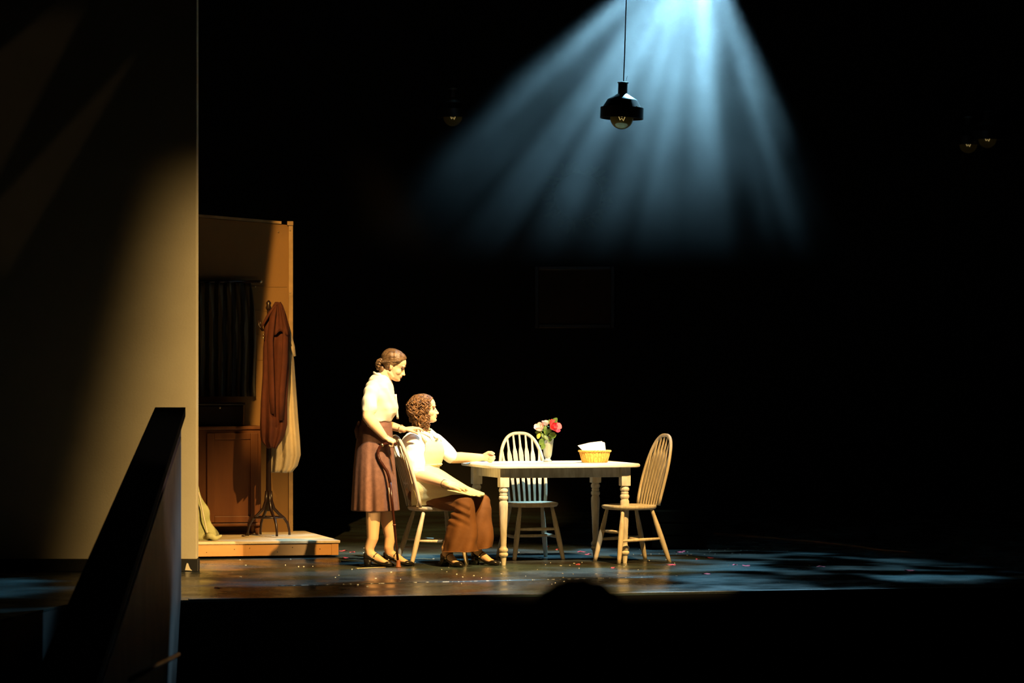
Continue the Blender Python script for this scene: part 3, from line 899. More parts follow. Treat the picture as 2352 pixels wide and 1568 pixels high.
def napkin(label, pix, Y, thick):
    pts = [P(a, b, Y) for a, b in pix]
    c = sum(pts, Vector()) / len(pts); c.z = min(p.z for p in pts)
    # lean back a little
    pts = [p + Vector((0, .35 * (p.z - c.z), 0)) for p in pts]
    t = thing('napkin', label, 'napkin', c, group='napkins in the basket')
    for k in range(2):
        off = Vector((.002 * k, thick * .5 * k, -.003 * k))
        mb = MB(); r0 = [p + off for p in pts]; mb.loft([r0, [p + Vector((0, thick * .35, 0)) for p in r0]]); mb.build('fold', M['linen'], t, smooth=False)
    return t


napkin('front white folded napkin slanting out of the wicker basket', [(1327, 1023), (1356, 1016), (1383, 1013), (1390, 1034), (1390, 1050), (1355, 1050), (1340, 1036)], .25, .006)
napkin('rear white folded napkin just showing behind the front one', [(1345, 1022), (1385, 1015), (1389, 1016), (1391, 1034), (1391, 1050), (1350, 1050)], .28, .006)

# ------------------------------------------------------------------ pendant lamps
def make_lamp(label):
    t = thing('pendant_lamp', label, 'lamp', (0, 0, 0), 0, 'industrial pendant lamps above the stage')
    # origin at the bottom of the globe, 100 px = 0.333 m wide
    mb = MB(); mb.tube([(0.004 * math.sin(z * 3), 0, z) for z in (.36, .6, 1.0, 1.6, 2.4)], .0045, 8); mb.build('cord', M['cord'], t, origin=(0, 0, 0))
    mb = MB(); mb.tube([(.02, 0, .365), (.026, 0, .385), (.03, 0, .41)], .0015, 6); mb.build('cord_tail', M['cord'], t, origin=(0, 0, 0))
    mb = MB(); mb.lathe([(.030, .352), (.043, .354), (.043, .361), (.025, .366), (.008, .368)], (0, 0, 0), 28); mb.build('cap', M['lamp_steel'], t, origin=(0, 0, 0), angle=40)
    mb = MB(); mb.lathe([(.036, .352), (.036, .275), (.052, .262)], (0, 0, 0), 28); mb.build('neck', M['lamp_black'], t, origin=(0, 0, 0), angle=40)
    mb = MB(); mb.lathe([(.034, .275), (.113, .228), (.116, .222), (.10, .222)], (0, 0, 0), 40); mb.build('upper_cone', M['lamp_steel'], t, origin=(0, 0, 0), angle=40)
    mb = MB(); mb.lathe([(.116, .224), (.152, .163), (.150, .16), (.11, .21)], (0, 0, 0), 40); mb.build('shade', M['lamp_black'], t, origin=(0, 0, 0), angle=40)
    mb = MB(); mb.lathe([(.140, .168), (.166, .166), (.166, .082), (.160, .082), (.160, .155), (.140, .158)], (0, 0, 0), 40); mb.build('band', M['lamp_black'], t, origin=(0, 0, 0), angle=40)
    mb = MB(); mb.ell((.108, -.13, .168), .005, nu=8, nv=6); mb.build('screw', M['steel'], t, origin=(0, 0, 0))
    mb = MB(); mb.ell((0, 0, .09), .09, nu=32, nv=18); mb.build('globe', M['bulb'], t, origin=(0, 0, 0))
    mb = MB(); mb.lathe([(.018, .16), (.016, .11), (.006, .095)], (0, 0, 0), 12)
    mb.tube([(-.02, 0, .095), (-.01, .01, .075), (0, -.01, .085), (.012, .008, .07), (.022, 0, .095)], .003, 6); mb.build('filament', M['filament'], t, origin=(0, 0, 0))
    return t


lp = make_lamp('black pendant lamp with a bare globe bulb hanging in the blue beam')
lp.location = P(1427, 297, 0.0); lp.rotation_euler = (R(-2), R(2.2), R(0))
for (px, py, Y, lab) in ((1040, 290, 7.5, 'unlit dark red-brown pendant lamp left of the blue beam'), (2268, 340, 8.5, 'unlit pendant lamp in the dark at the far right, higher one'), (2224, 352, 8.8, 'unlit pendant lamp in the dark at the far right, lower one')):
    c = copy_tree(lp); c['label'] = lab; c.location = P(px, py, Y); c.rotation_euler = (0, 0, 0)

# ------------------------------------------------------------------ the two women
HEAD = [  # z, front x, back x, half width
    (.000, .066, .030, .016), (.008, .078, .012, .026), (.020, .084, .000, .036), (.034, .083, -.014, .044), (.048, .084, -.032, .051),
    (.064, .083, -.055, .057), (.084, .082, -.078, .064), (.104, .077, -.092, .068), (.114, .080, -.096, .070), (.126, .086, -.100, .072),
    (.150, .086, -.104, .0755), (.172, .077, -.101, .0735), (.192, .060, -.090, .065), (.208, .037, -.072, .050), (.219, .010, -.045, .030), (.2235, -.010, -.025, .010)]


def interp(tbl, z):
    if z <= tbl[0][0]: return tbl[0][1:]
    for a, b in zip(tbl, tbl[1:]):
        if z <= b[0]:
            t = (z - a[0]) / (b[0] - a[0])
            return tuple(x + (y - x) * t for x, y in zip(a[1:], b[1:]))
    return tbl[-1][1:]


def frame(origin, pitch, yaw):
    return Matrix.Translation(Vector(origin)) @ Matrix.Rotation(yaw, 4, 'Z') @ Matrix.Rotation(pitch, 4, 'Y')


def head_solids(mb, T):
    rings = []
    for z, f, b, w in HEAD:
        c = (f + b) / 2; h = (f - b) / 2; ring = []
        for i in range(32):
            a = 2 * math.pi * i / 32; ca, sa = math.cos(a), math.sin(a)
            e = .92 if ca > 0 else 1.0
            ring.append(T @ Vector((c + h * math.copysign(abs(ca) ** e, ca), w * math.copysign(abs(sa) ** .92, sa), z)))
        rings.append(ring)
    mb.loft(rings)
    q = lambda x, y, z: T @ Vector((x, y, z))
    mb.cap(q(.076, 0, .112), .0085, q(.099, 0, .072), .0085)            # nose
    mb.ell(q(.101, 0, .070), .0095)
    for s in (-1, 1):
        mb.ell(q(.090, .011 * s, .067), .0085)
        mb.ell(q(.050, .036 * s, .076), (.026, .024, .026))             # cheek
        mb.ell(q(.076, .028 * s, .127), (.012, .02, .009))              # brow
        mb.ell(q(-.008, .073 * s, .100), (.014, .008, .026), T.to_3x3() @ Matrix.Rotation(R(-8), 3, 'Y'))
        mb.ell(q(-.003, .073 * s, .080), (.009, .006, .010))
        mb.cap(q(.03, .034 * s, .026), .014, q(-.004, .046 * s, .048), .018)   # jaw angle
    mb.cap(q(.083, -.016, .0505), .0055, q(.083, .016, .0505), .0055)
    mb.ell(q(.087, 0, .0515), (.006, .014, .0052)); mb.ell(q(.085, 0, .0405), (.007, .015, .0058))
    mb.ell(q(.077, 0, .018), (.013, .018, .013))


def face_parts(T, parent, brow_mat):
    q = lambda x, y, z: T @ Vector((x, y, z))
    for s in (-1, 1):
        mb = MB(); mb.ell(q(.0735, .030 * s, .106), (.009, .0105, .0042), T.to_3x3()); mb.build('eye', M['eye'], parent)
        mb = MB(); mb.tube([q(.087, .014 * s, .1255), q(.0865, .026 * s, .129), q(.077, .042 * s, .128), q(.066, .052 * s, .123)], [.0022, .0026, .0022, .0012], 8); mb.build('eyebrow', brow_mat, parent)
    mb = MB(); mb.tube([q(.083, -.019, .0460), q(.0895, -.007, .0505), q(.090, 0, .0495), q(.0895, .007, .0505), q(.083, .019, .0460)], [.0015, .0042, .004, .0042, .0015], 8)
    mb.tube([q(.083, -.017, .0452), q(.088, 0, .0408), q(.083, .017, .0452)], [.0015, .0052, .0015], 8); mb.build('lips', M['lip'], parent)


def hand(mb, W, d, n, thumb_side, curls, spread=1.0, scale=1.0, thumb=None):
    """W wrist, d wrist->knuckles, n back of hand; thumb_side = +1 puts the thumb along d x n"""
    W = Vector(W); d = Vector(d).normalized(); n = Vector(n); n = (n - d * n.dot(d)).normalized(); s = d.cross(n) * thumb_side
    k = scale
    lens = [(.040, .024, .020), (.044, .028, .021), (.041, .026, .020), (.032, .020, .017)]
    offs = [.029, .010, -.010, -.028]; fwd = [.086, .089, .084, .076]
    for i in range(4):
        kn = W + (d * fwd[i] + s * offs[i] * spread + n * (.004 if i in (1, 2) else 0)) * k
        mb.cap(W + (d * .012 + s * offs[i] * .55) * k, .0145 * k, kn, .0105 * k, 10)
        a = 0; p = kn; r = .0092
        c = curls[i]
        for j in range(3):
            a += c[j]
            dr = d * math.cos(a) - n * math.sin(a)
            q = p + dr * lens[i][j] * k
            mb.cap(p, r * k, q, (r - .0009) * k, 9); p = q; r -= .0009
    mb.ell(W + d * .045 * k - n * .004, (.036 * k, .036 * k, .017 * k), Matrix((d, s, n)).transposed())
    th = thumb or [(.4, .85, -.25), (.75, .45, -.35), (.95, .1, -.35)]
    p = W + (d * .022 + s * .024) * k; r = .0135
    for (a, b, c), L in zip(th, (.040, .030, .024)):
        dr = (d * a + s * b + n * c).normalized(); q = p + dr * L * k
        mb.cap(p, r * k, q, (r - .0018) * k, 9); p = q; r -= .0018


SHOE_Z = [(0, .052, .104, .024), (.015, .052, .106, .030), (.045, .049, .094, .032), (.075, .040, .070, .030), (.105, .024, .050, .031), (.135, .010, .040, .036), (.160, .004, .036, .041), (.175, .003, .043, .041), (.195, .003, .043, .036), (.215, .003, .036, .027), (.230, .003, .026, .016), (.236, .005, .016, .006)]


def shoe_and_foot(body, parent, toe, yaw, top_pt=None, s=1.0):
    """toe: floor point under the toe tip; returns the ankle point. The foot goes into the body's solids"""
    f = Vector((math.cos(yaw), math.sin(yaw), 0)); l = Vector((-math.sin(yaw), math.cos(yaw), 0))
    O = Vector((toe[0], toe[1], 0)) - f * .236 * s
    q = lambda x, y, z: O + (f * x + l * y + Vector((0, 0, z))) * s
    body.chain([(q(.040, 0, .14), .037 * s), (q(.046, 0, .10), .034 * s), (q(.10, 0, .068), .030 * s), (q(.15, 0, .034), .026 * s), (q(.19, 0, .024), .018 * s)])
    body.cap(q(.03, 0, .08), .026 * s, q(.10, 0, .05), .026 * s)
    t = MB(); rings = []
    for x, zs, zt, w in SHOE_Z:
        c = (zs + zt) / 2; h = (zt - zs) / 2; ring = []
        for i in range(24):
            a = 2 * math.pi * i / 24; ca, sa = math.cos(a), math.sin(a)
            ring.append(q(x, w * math.copysign(abs(ca) ** .8, ca), c + h * math.copysign(abs(sa) ** .7, sa)))
        rings.append(ring)
    t.loft(rings)
    sh = t.build('shoe', M['black_leather'], parent)
    t = MB(); t.loft([[q(x, y, 0 + .0) for x, y in ((.008, -.020), (.046, -.018), (.046, .018), (.008, .020))], [q(x, y, .03) for x, y in ((.004, -.024), (.055, -.022), (.055, .022), (.004, .024))], [q(x, y, .062) for x, y in ((0.0, -.026), (.066, -.026), (.066, .026), (0.0, .026))]])
    h = t.build('heel', M['black_leather'], parent); h.parent = sh
    t = MB(); path = [q(.078, -.031, .055), q(.082, -.030, .085), q(.094, -.018, .098), q(.10, 0, .102), q(.094, .018, .098), q(.082, .030, .085), q(.078, .031, .055)]
    t.tube(path, .0045, 8); h = t.build('strap', M['black_leather'], parent); h.parent = sh
    t = MB(); t.ell(q(.078, -.036, .066), .007, nu=8, nv=6); h = t.build('buckle', M['steel'], parent); h.parent = sh
    return q(.040, 0, .14)


def hair_shell(T, line, off, ridge, nz=44, na=96, low=.02):
    """cap of hair over the skull; line(x,z,y)->signed distance behind the hairline"""
    rings = []
    for k in range(nz):
        z = low + (.2235 - low) * (k / (nz - 1)) ** .9
        f, b, w = interp(HEAD, z); c = (f + b) / 2; h = (f - b) / 2; ring = []
        for i in range(na):
            a = 2 * math.pi * i / na; ca, sa = math.cos(a), math.sin(a)
            x, y = c + h * ca, w * sa
            m = max(0, min(1, line(x, z, y) / .012))
            nrm = Vector((ca / max(h, .02), sa / max(w, .02), 0 if z < .15 else (z - .15) * 260)).normalized()
            rr = ridge(x, y, z) * m
            p = Vector((x, y, z)) + nrm * (-.006 + (off + .006) * m + rr)
            ring.append(T @ p)
        rings.append(ring)
    return rings


# ---- standing woman with the cane
YA = -.30
wa = thing('person', 'standing woman in ivory blouse and brown skirt leaning on a cane', 'person', (P(862, 1300, YA).x, YA, 0))
TA = frame(P(892, 868.5, YA), R(22), R(-4))
body = MB()
head_solids(body, TA)
nk = lambda px, py, dy=0: P(px, py, YA + dy)
body.chain([(TA @ Vector((-.022, 0, .05)), .052), (nk(880, 872), .055), (nk(872, 890), .066)])
body.chain([(nk(862, 899, -.13), .045), (nk(866, 893), .06), (nk(872, 899, .13), .045)])
body.ell(nk(870, 920), (.105, .15, .13)); body.ell(nk(868, 960), (.09, .13, .1)); body.ell(nk(860, 1010), (.12, .17, .13))
# near (right) arm to the cane
ra_s, ra_e, ra_w = nk(853, 903, -.17), nk(845, 957, -.235), nk(883, 1003, -.20)
body.chain([(ra_s, .045), (ra_s.lerp(ra_e, .55), .046), (ra_e, .044)]); body.chain([(ra_e, .044), (ra_e.lerp(ra_w, .3), .045), (ra_w, .026)])
# far (left) arm to the seated woman's shoulder
la_s, la_e, la_w = nk(876, 903, .17), nk(876, 972, .17), nk(927, 986, .06)
body.chain([(la_s, .056), (la_e, .042)]); body.chain([(la_e, .042), (la_w, .025)])
fist = [(.75, 1.35, 1.0)] * 4
hand(body, ra_w, P(904, 1014, YA - .19) - ra_w, (.35, -.35, .75), -1, [(1.05, 1.55, 1.1), (1.1, 1.6, 1.1), (1.15, 1.6, 1.1), (1.2, 1.6, 1.1)], .9, .98, thumb=[(.6, .6, -.4), (.75, .15, -.65), (.6, -.3, -.7)])
hand(body, la_w, P(948, 983, YA + .09) - la_w, (-.05, -.25, 1), +1, [(.15, .35, .45), (.2, .4, .5), (.25, .45, .5), (.3, .45, .5)], .95, .95, thumb=[(.75, .45, -.3), (.85, .2, -.4), (.8, .0, -.6)])
# legs
a1 = shoe_and_foot(body, wa, P(907, 1302, -.44), R(-6))
a2 = shoe_and_foot(body, wa, P(952, 1299, -.33), R(3))
k1, k2 = P(858, 1150, -.42), P(884, 1150, -.29)
body.chain([(nk(856, 1020, -.08), .085), (k1, .060), (P(857, 1195, -.42), .054), (P(856, 1235, -.43), .044), (a1, .037)])
body.chain([(nk(866, 1020, .08), .085), (k2, .056), (P(889, 1195, -.30), .049), (P(896, 1235, -.32), .041), (a2, .036)])
fused(body, 'body', M['skin'], wa, .0038, 5)
face_parts(TA, wa, M['hair_a'])
# hair: drawn back, braided round to a low knot
lineA = lambda x, z, y: (.075 - x) * .80 + (z - .178) * .62 if z > .100 else min((-.012 - x), (.075 - x) * .80 + (z - .178) * .62)
ringsA = hair_shell(TA, lineA, .011, lambda x, y, z: .0016 * math.sin(90 * z + 40 * x + 6 * math.sin(30 * x)), low=.028)
mb = MB(); mb.loft(ringsA); hA = mb.build('hair', M['hair_a'], wa)
qa = lambda x, y, z: TA @ Vector((x, y, z))
for s in (-1, 1):
    mb = MB()
    for i in range(17):
        t = i / 16
        c = Vector((.030 - .115 * t, s * (.082 - .026 * t * t), .152 - .052 * t))
        mb.ell(TA @ c, (.0115, .0085, .0085), TA.to_3x3() @ Matrix.Rotation(R(35 if i % 2 else -35), 3, 'Y') @ Matrix.Rotation(R(-25), 3, 'Y'), nu=10, nv=7)
    b = mb.build('braid', M['hair_a'], wa)
mb = MB()
for k in range(3):
    for i in range(14):
        a = 2 * math.pi * i / 14 + k
        r = .040 - .012 * k
        mb.ell(qa(-.100 - .010 * k, r * math.cos(a) * 1.25, .078 + r * math.sin(a)), (.014, .014, .011), TA.to_3x3() @ Matrix.Rotation(a, 3, 'X') @ Matrix.Rotation(R(40), 3, 'Z'), nu=10, nv=7)
mb.ell(qa(-.095, 0, .078), (.026, .042, .036))
mb.build('hair_knot', M['hair_a'], wa)
mb = MB(); mb.ell(qa(-.070, 0, .050), (.030, .052, .045)); mb.build('nape_hair', M['hair_a'], wa)

# blouse
bl = MB(); rings = []
BL = [(860, 862, 893, .060), (866, 857, 896, .085), (878, 849, 900, .155), (890, 843, 903, .185), (905, 839, 906, .190), (920, 836, 911, .178), (936, 836, 914, .165), (948, 837, 912, .155), (958, 840, 904, .147), (968, 843, 898, .142)]
for py, a, b, w in BL:
    L, Rr = P(a, py, YA), P(b, py, YA); c = (L + Rr) / 2; h = (Rr - L).length / 2
    rings.append([c + Vector((h * math.copysign(abs(math.cos(t)) ** .9, math.cos(t)), w * math.copysign(abs(math.sin(t)) ** .9, math.sin(t)), 0)) for t in [2 * math.pi * i / 40 for i in range(40)]])
bl.loft(rings)
bl.cap(nk(875, 869), .056, nk(869, 884), .085); bl.ell(nk(866, 866), (.035, .06, .035))
mid = ra_s.lerp(ra_e, .64); bl.chain([(nk(860, 891, -.10), .066), (nk(857, 897, -.15), .062), (ra_s, .060), (mid, .060)])
midl = la_s.lerp(la_e, .55); bl.chain([(nk(872, 895, .13), .062), (la_s, .066), (midl, .062)])
def foldA(p, n):
    w = .004 * math.sin(p.z * 46 + 30 * p.x + 5 * math.sin(p.y * 14)) + .004 * mnoise.noise(p * 16)
    return p + n * w
fused(bl, 'blouse', M['blouse_a'], wa, .006, 3, post=foldA)
mb = MB()
ringp = []
for i in range(33):
    t = R(24) + (2 * math.pi - R(48)) * i / 32
    ringp.append(P(880 + 20.5 * math.cos(t), 869.5 + 11.5 * math.cos(t), YA + .066 * math.sin(t)))
mb.tube(ringp, [.006] + [.015] * 31 + [.006], 10, flat=(1.25, .55), up=(-.3, 0, 1)); mb.build('collar', M['blouse_a'], wa)
mb = MB(); rows = [[P(906 + 5 * t + q, 905 + 57 * t, YA - .055 + .035 * t + .006 * math.sin(q)) for q in (0, 2.5, 5)] for t in [k / 9 for k in range(10)]]
mb.grid(rows); tie = mb.build('neck_tie', M['blouse_a'], wa); so = tie.modifiers.new('t', 'SOLIDIFY'); so.thickness = .006
# skirt
SK = [(961, 832, 899, .140), (968, 829, 899, .146), (976, 826, 900, .152), (984, 822, 901, .160), (1000, 820, 902, .172), (1030, 816, 904, .186), (1080, 811, 909, .200), (1130, 808, 914, .212), (1160, 806.5, 917, .220), (1171, 806, 918, .222), (1172, 808, 916, .218)]
rings = []
for k in range(len(SK) - 1):
    for j in range(6 if k > 3 else 2):
        t = j / (6 if k > 3 else 2); rings.append(tuple(x + (y - x) * t for x, y in zip(SK[k], SK[k + 1])))
rings.append(SK[-1]); R2 = []
for py, a, b, w in rings:
    L, Rr = P(a, py, YA), P(b, py, YA); c = (L + Rr) / 2; h = (Rr - L).length / 2; f = max(0, (py - 990) / 182); ring = []
    for i in range(120):
        t = 2 * math.pi * i / 120
        pl = 1 + f * (.06 * math.sin(9 * t + .8) + .03 * math.sin(17 * t + 2) + .02 * math.sin(4 * t)) * (.25 + .75 * abs(math.sin(t)))
        wr_ = .010 * math.sin((py - 960) * .35 + 3 * math.cos(t)) * max(0, 1 - abs(py - 975) / 14)
        ring.append(c + Vector((h * math.cos(t) * (1 + .25 * (pl - 1)), w * math.sin(t) * pl + wr_ * math.sin(t), 0)))
    R2.append(ring)
mb = MB(); mb.loft(R2); mb.build('skirt', M['skirt'], wa)
mb = MB(); c = P(824, 972, YA - .02)
mb.ell(c, (.012, .05, .018)); mb.tube([c, c + Vector((-.012, -.03, -.05)), c + Vector((-.006, -.05, -.11))], [.014, .022, .016], 10, flat=(1, .4)); mb.build('waist_bow', M['skirt'], wa)
mb = MB(); cw = ra_w.lerp(ra_e, .10)
mb2 = MB(); cwl = la_w.lerp(la_e, .12); ax = (la_e - la_w).normalized()
mb2.tube([cwl + (ax.orthogonal().normalized() * math.cos(t) + ax.cross(ax.orthogonal().normalized()) * math.sin(t)) * .031 for t in [2 * math.pi * i / 20 for i in range(21)]], .004, 6); mb2.build('bracelet', M['steel'], wa)

# cane and handkerchief
YC = YA - .205
cn = thing('walking_cane', 'dark red wooden walking cane held by the standing woman', 'cane', (P(915, 1301, YC).x, YC, 0))
mb = MB(); path = [P(a, b, YC) for a, b in ((912, 1020), (903, 1017), (890, 1018), (879, 1021), (872, 1027), (868, 1036), (868, 1046), (872, 1057), (880, 1069), (889, 1082), (893, 1094), (896, 1110))]
mb.tube(path, [.010, .011, .0115, .012, .012, .012, .012, .012, .012, .0115, .0115, .011], 12); mb.build('handle', M['cane'], cn)
mb = MB(); foot = P(915, 1299, YC); foot.z = .012; t0 = P(896, 1108, YC)
mb.tube([t0.lerp(foot, q) for q in (0, .3, .6, .95)], [.0115, .0105, .010, .009], 12); mb.build('shaft', M['cane'], cn)
mb = MB(); mb.lathe([(.022, 0), (.023, .006), (.016, .012), (.0145, .05), (.011, .055)], (foot.x, foot.y, 0), 16); mb.build('rubber_tip', M['rubber'], cn)
mb = MB(); mb.tube([t0.lerp(foot, q) for q in (.50, .515)], .0125, 12); mb.build('ferrule', M['rubber'], cn)
mb = MB(); mb.tube([t0.lerp(foot, .06) + Vector((-.012, -.004, 0)), t0.lerp(foot, .14) + Vector((-.012, -.004, 0))], .003, 6); mb.build('tag_strip', M['linen'], cn)
mb = MB(); mb.tube([P(880, 1020, YC), P(876, 1023, YC)], .0135, 12); mb.build('collar_band', M['steel'], cn)
hk = thing('handkerchief', 'small white handkerchief hanging from the hand on the cane', 'handkerchief', P(912, 1048, YC))
rows = []
for k in range(9):
    t = k / 8; w = .010 + .018 * math.sin(math.pi * (t * .8 + .1)); c = P(908 + 5 * t + 3 * t * t, 1022 + 26 * t, YC + .01)
    rows.append([c + Vector((w * math.cos(a) * .55, .5 * w * math.sin(a) + .003 * math.sin(4 * a), 0)) for a in [2 * math.pi * i / 16 for i in range(16)]])
mb = MB(); mb.loft(rows); mb.build('cloth', M['linen'], hk)
mb = MB(); mb.tube([P(914, 1044, YC), P(917, 1048, YC), P(919, 1050, YC)], [.006, .005, .002], 8); mb.build('corner', M['linen'], hk)

# ---- seated woman
YB = .05
wb = thing('person', 'seated woman with curly auburn hair wearing a pale pinafore apron', 'person', (-.60, YB, .445))
TB = frame(P(976.5, 971, YB), R(-3), R(-3))
f_b = Vector((math.cos(R(-30)), math.sin(R(-30)), 0)); r_b = Vector((f_b.y, -f_b.x, 0))     # chest direction and her right
body = MB(); head_solids(body, TB)
bp = lambda px, py, a=0, b=0: P(px, py, YB) + f_b * a + r_b * b
body.chain([(TB @ Vector((-.02, 0, .05)), .052), (bp(972, 985), .052), (bp(972, 1000), .062)])
ns, fs = bp(972, 1016, 0, .165), bp(972, 1014, 0, -.165)
body.chain([(ns, .052), (bp(972, 1008), .065), (fs, .052)])
body.ell(bp(976, 1035), (.12, .12, .12)); body.ell(bp(974, 1075), (.11, .11, .11)); body.ell(bp(972, 1125), (.14, .15, .11))
ne, nw = P(960, 1091, -.17), P(1025, 1112, -.385)
body.chain([(ns, .052), (ne, .043), (ne.lerp(nw, .3), .042), (nw, .026)])
hand(body, nw, P(1052, 1118, -.40) - nw, (.1, -.5, .85), -1, [(.1, .2, .2), (.1, .25, .2), (.15, .25, .25), (.2, .3, .25)], .95, .95, thumb=[(.7, .5, -.1), (.9, .25, -.2), (1, 0, -.2)])
fe, fw = P(1040, 1051, .16), P(1106, 1050, .24)
body.chain([(fs, .050), (fe, .043), (fe.lerp(fw, .3), .043), (fe.lerp(fw, .75), .033), (fw, .027)])
hand(body, fw, (1, .15, .0), (.15, .8, .35), +1, [(1.2, 1.5, .9), (1.25, 1.5, .9), (1.3, 1.5, .9), (1.35, 1.5, .9)], .85, .95, thumb=[(.7, .6, -.2), (.85, .25, -.45), (.75, -.2, -.6)])
b1 = shoe_and_foot(body, wb, P(1063, 1303, -.52), R(-47), s=.97)
b2 = shoe_and_foot(body, wb, P(1147, 1299, -.28), R(-26), s=.97)
nkn, fkn = P(1062, 1158, -.34), P(1100, 1156, -.12)
nh, fh = P(980, 1140, -.06), P(985, 1140, .10)
body.chain([(nh, .08), (nkn, .050), (P(1050, 1205, -.37), .046), (b1, .035)])
body.chain([(fh, .08), (fkn, .050), (P(1104, 1205, -.15), .046), (b2, .035)])
fused(body, 'body', M['skin'], wb, .0038, 5)
face_parts(TB, wb, M['hair_b'])
lineB = lambda x, z, y: (.072 - x) * .85 + (z - .176) * .53 if z > .06 else min(-.01 - x, .05)
ringsB = hair_shell(TB, lineB, .009, lambda x, y, z: .004 * mnoise.noise(Vector((x * 40, y * 40, z * 25))) + .002 * math.sin(z * 110 + x * 40), low=.01)
mb = MB(); mb.loft(ringsB); mb.build('hair', M['hair_b'], wb)
rnd = random.Random(11)
curls = MB()
def skull_pt(a, z, off):
    f, b, w = interp(HEAD, z)
    return Vector(((f + b) / 2 + ((f - b) / 2 + off) * math.cos(a), (w + off) * math.sin(a), z))
for k in range(300):
    a = rnd.uniform(R(58), R(302)) if k % 2 else rnd.uniform(R(200), R(295))      # around the back and sides, face left free
    z0 = rnd.uniform(.02, .18)
    b0 = skull_pt(a, z0, .015); x0, y0 = min(b0.x, .026 - rnd.uniform(0, .02)) if z0 < .15 else min(b0.x, .05), b0.y
    if y0 > 0: x0 = min(x0, -.005)
    L = rnd.uniform(.05, .11); turns = rnd.uniform(.8, 1.8) * rnd.choice((-1, 1)); hr_ = rnd.uniform(.007, .018); ph = rnd.uniform(0, 6.28); path = []
    outw = Vector((x0 + .01, y0, 0)).normalized(); tn = Vector((-outw.y, outw.x, 0)); sl = rnd.uniform(-.25, .25)
    for i in range(16):
        t = i / 15; zz = max(z0 - L * t, -.058 + rnd.uniform(0, .003))
        ctr = Vector((x0 - .004 * t, y0, zz)) + tn * sl * L * t + outw * (.012 * math.sin(math.pi * t) - .010 * max(0, t - .5))
        an = ph + turns * 2 * math.pi * t
        path.append(TB @ (ctr + tn * hr_ * math.cos(an) + outw * hr_ * .7 * math.sin(an)))
    rr = rnd.uniform(.0026, .0058)
    curls.tube(path, [rr * .6] + [rr] * 12 + [rr * .9, rr * .6, rr * .2], 7, flat=(1.5, .7))
for k in range(150):                                           # wavy locks combed over the crown
    a = rnd.uniform(R(40), R(320)); zs = rnd.uniform(.185, .222); ze = rnd.uniform(.12, .17); ph = rnd.uniform(0, 6.28); path = []
    for i in range(12):
        t = i / 11; z = zs + (ze - zs) * t; aa = a + (math.pi - a) * .15 * t + .07 * math.sin(ph + 7 * t)
        q = skull_pt(aa, min(z, .2225), .012 + .004 * math.sin(ph * 2 + 9 * t))
        if lineB(q.x, z, q.y) < .004: q.x = min(q.x, .072 + (z - .176) * .62)
        path.append(TB @ q)
    rr = rnd.uniform(.0024, .0042); curls.tube(path, [rr * .5] + [rr] * 10 + [rr * .4], 6, flat=(1.6, .7))
curls.build('curls', M['hair_b'], wb)

# blouse with puffed sleeves
bl = MB(); rings = []
TB_ = [(990, 972, .045, .050), (997, 972, .062, .085), (1006, 972, .082, .150), (1020, 973, .105, .175), (1035, 974, .120, .170), (1050, 974, .118, .155), (1065, 973, .108, .140), (1082, 972, .112, .142), (1110, 970, .125, .160)]
def torso_pt(row, an, k=1.0):
    py, px, dp, wd = row
    c = P(px, py, YB); ca, sa = math.cos(an), math.sin(an)
    return c + f_b * dp * k * math.copysign(abs(ca) ** .9, ca) + r_b * wd * k * math.copysign(abs(sa) ** .9, sa)
for row in TB_: rings.append([torso_pt(row, 2 * math.pi * i / 40) for i in range(40)])
bl.loft(rings)
bl.chain([(bp(972, 1010, 0, .12), .065), (ns + Vector((0, 0, .005)), .078), (ns.lerp(ne, .5), .075), (ns.lerp(ne, .80), .066)])
bl.chain([(bp(972, 1010, 0, -.12), .062), (fs + Vector((0, 0, .003)), .066), (fs.lerp(fe, .5), .064), (fs.lerp(fe, .88), .060)])
fused(bl, 'blouse', M['blouse_b'], wb, .006, 3, post=lambda p, n: p + n * (.004 * mnoise.noise(p * 18) + .003 * math.sin(p.z * 60 + 20 * p.x)))
mb = MB()
for s in (1, -1):
    mb.tube([bp(968, 986, -.05, .02 * s), bp(970, 989, .0, .058 * s), bp(973, 994, .055, .055 * s), bp(974, 1001, .085, .03 * s), bp(974, 1010, .095, .05 * s)], [.013, .016, .020, .022, .006], 10, flat=(1, .5))
mb.build('collar', M['blouse_b'], wb)
# pinafore: bib, straps, gathered skirt over the lap
def interp_row(py):
    for a, b in zip(TB_, TB_[1:]):
        if py <= b[0]:
            t = (py - a[0]) / (b[0] - a[0]); return tuple(x + (y - x) * t for x, y in zip(a, b))
    return TB_[-1]
ap = thing_ap = None
rows = []
for k in range(16):
    py = 1008 + 62 * k / 15; row = interp_row(py); ext = .62 + .65 * (k / 15) ** 1.5
    rows.append([torso_pt(row, -ext + 2 * ext * i / 24, 1.085) + Vector((0, 0, .0)) for i in range(25)])
mb = MB(); mb.grid(rows); bib = mb.build('apron_bib', M['apron'], wb); so = bib.modifiers.new('t', 'SOLIDIFY'); so.thickness = .006; so.offset = 1
mb = MB()
for s in (1, -1):
    mb.tube([torso_pt(interp_row(1014), s * .55, 1.10), torso_pt(interp_row(1002), s * .85, 1.12) + Vector((0, 0, .010)), bp(972, 996, .0, .105 * s) + Vector((0, 0, .035)), bp(972, 1003, -.075, .095 * s) + Vector((0, 0, .01)), torso_pt(interp_row(1030), math.pi - s * .6, 1.10), torso_pt(interp_row(1065), math.pi - s * .3, 1.10)], .022, 10, flat=(1, .25))
mb.build('apron_strap', M['apron'], wb)
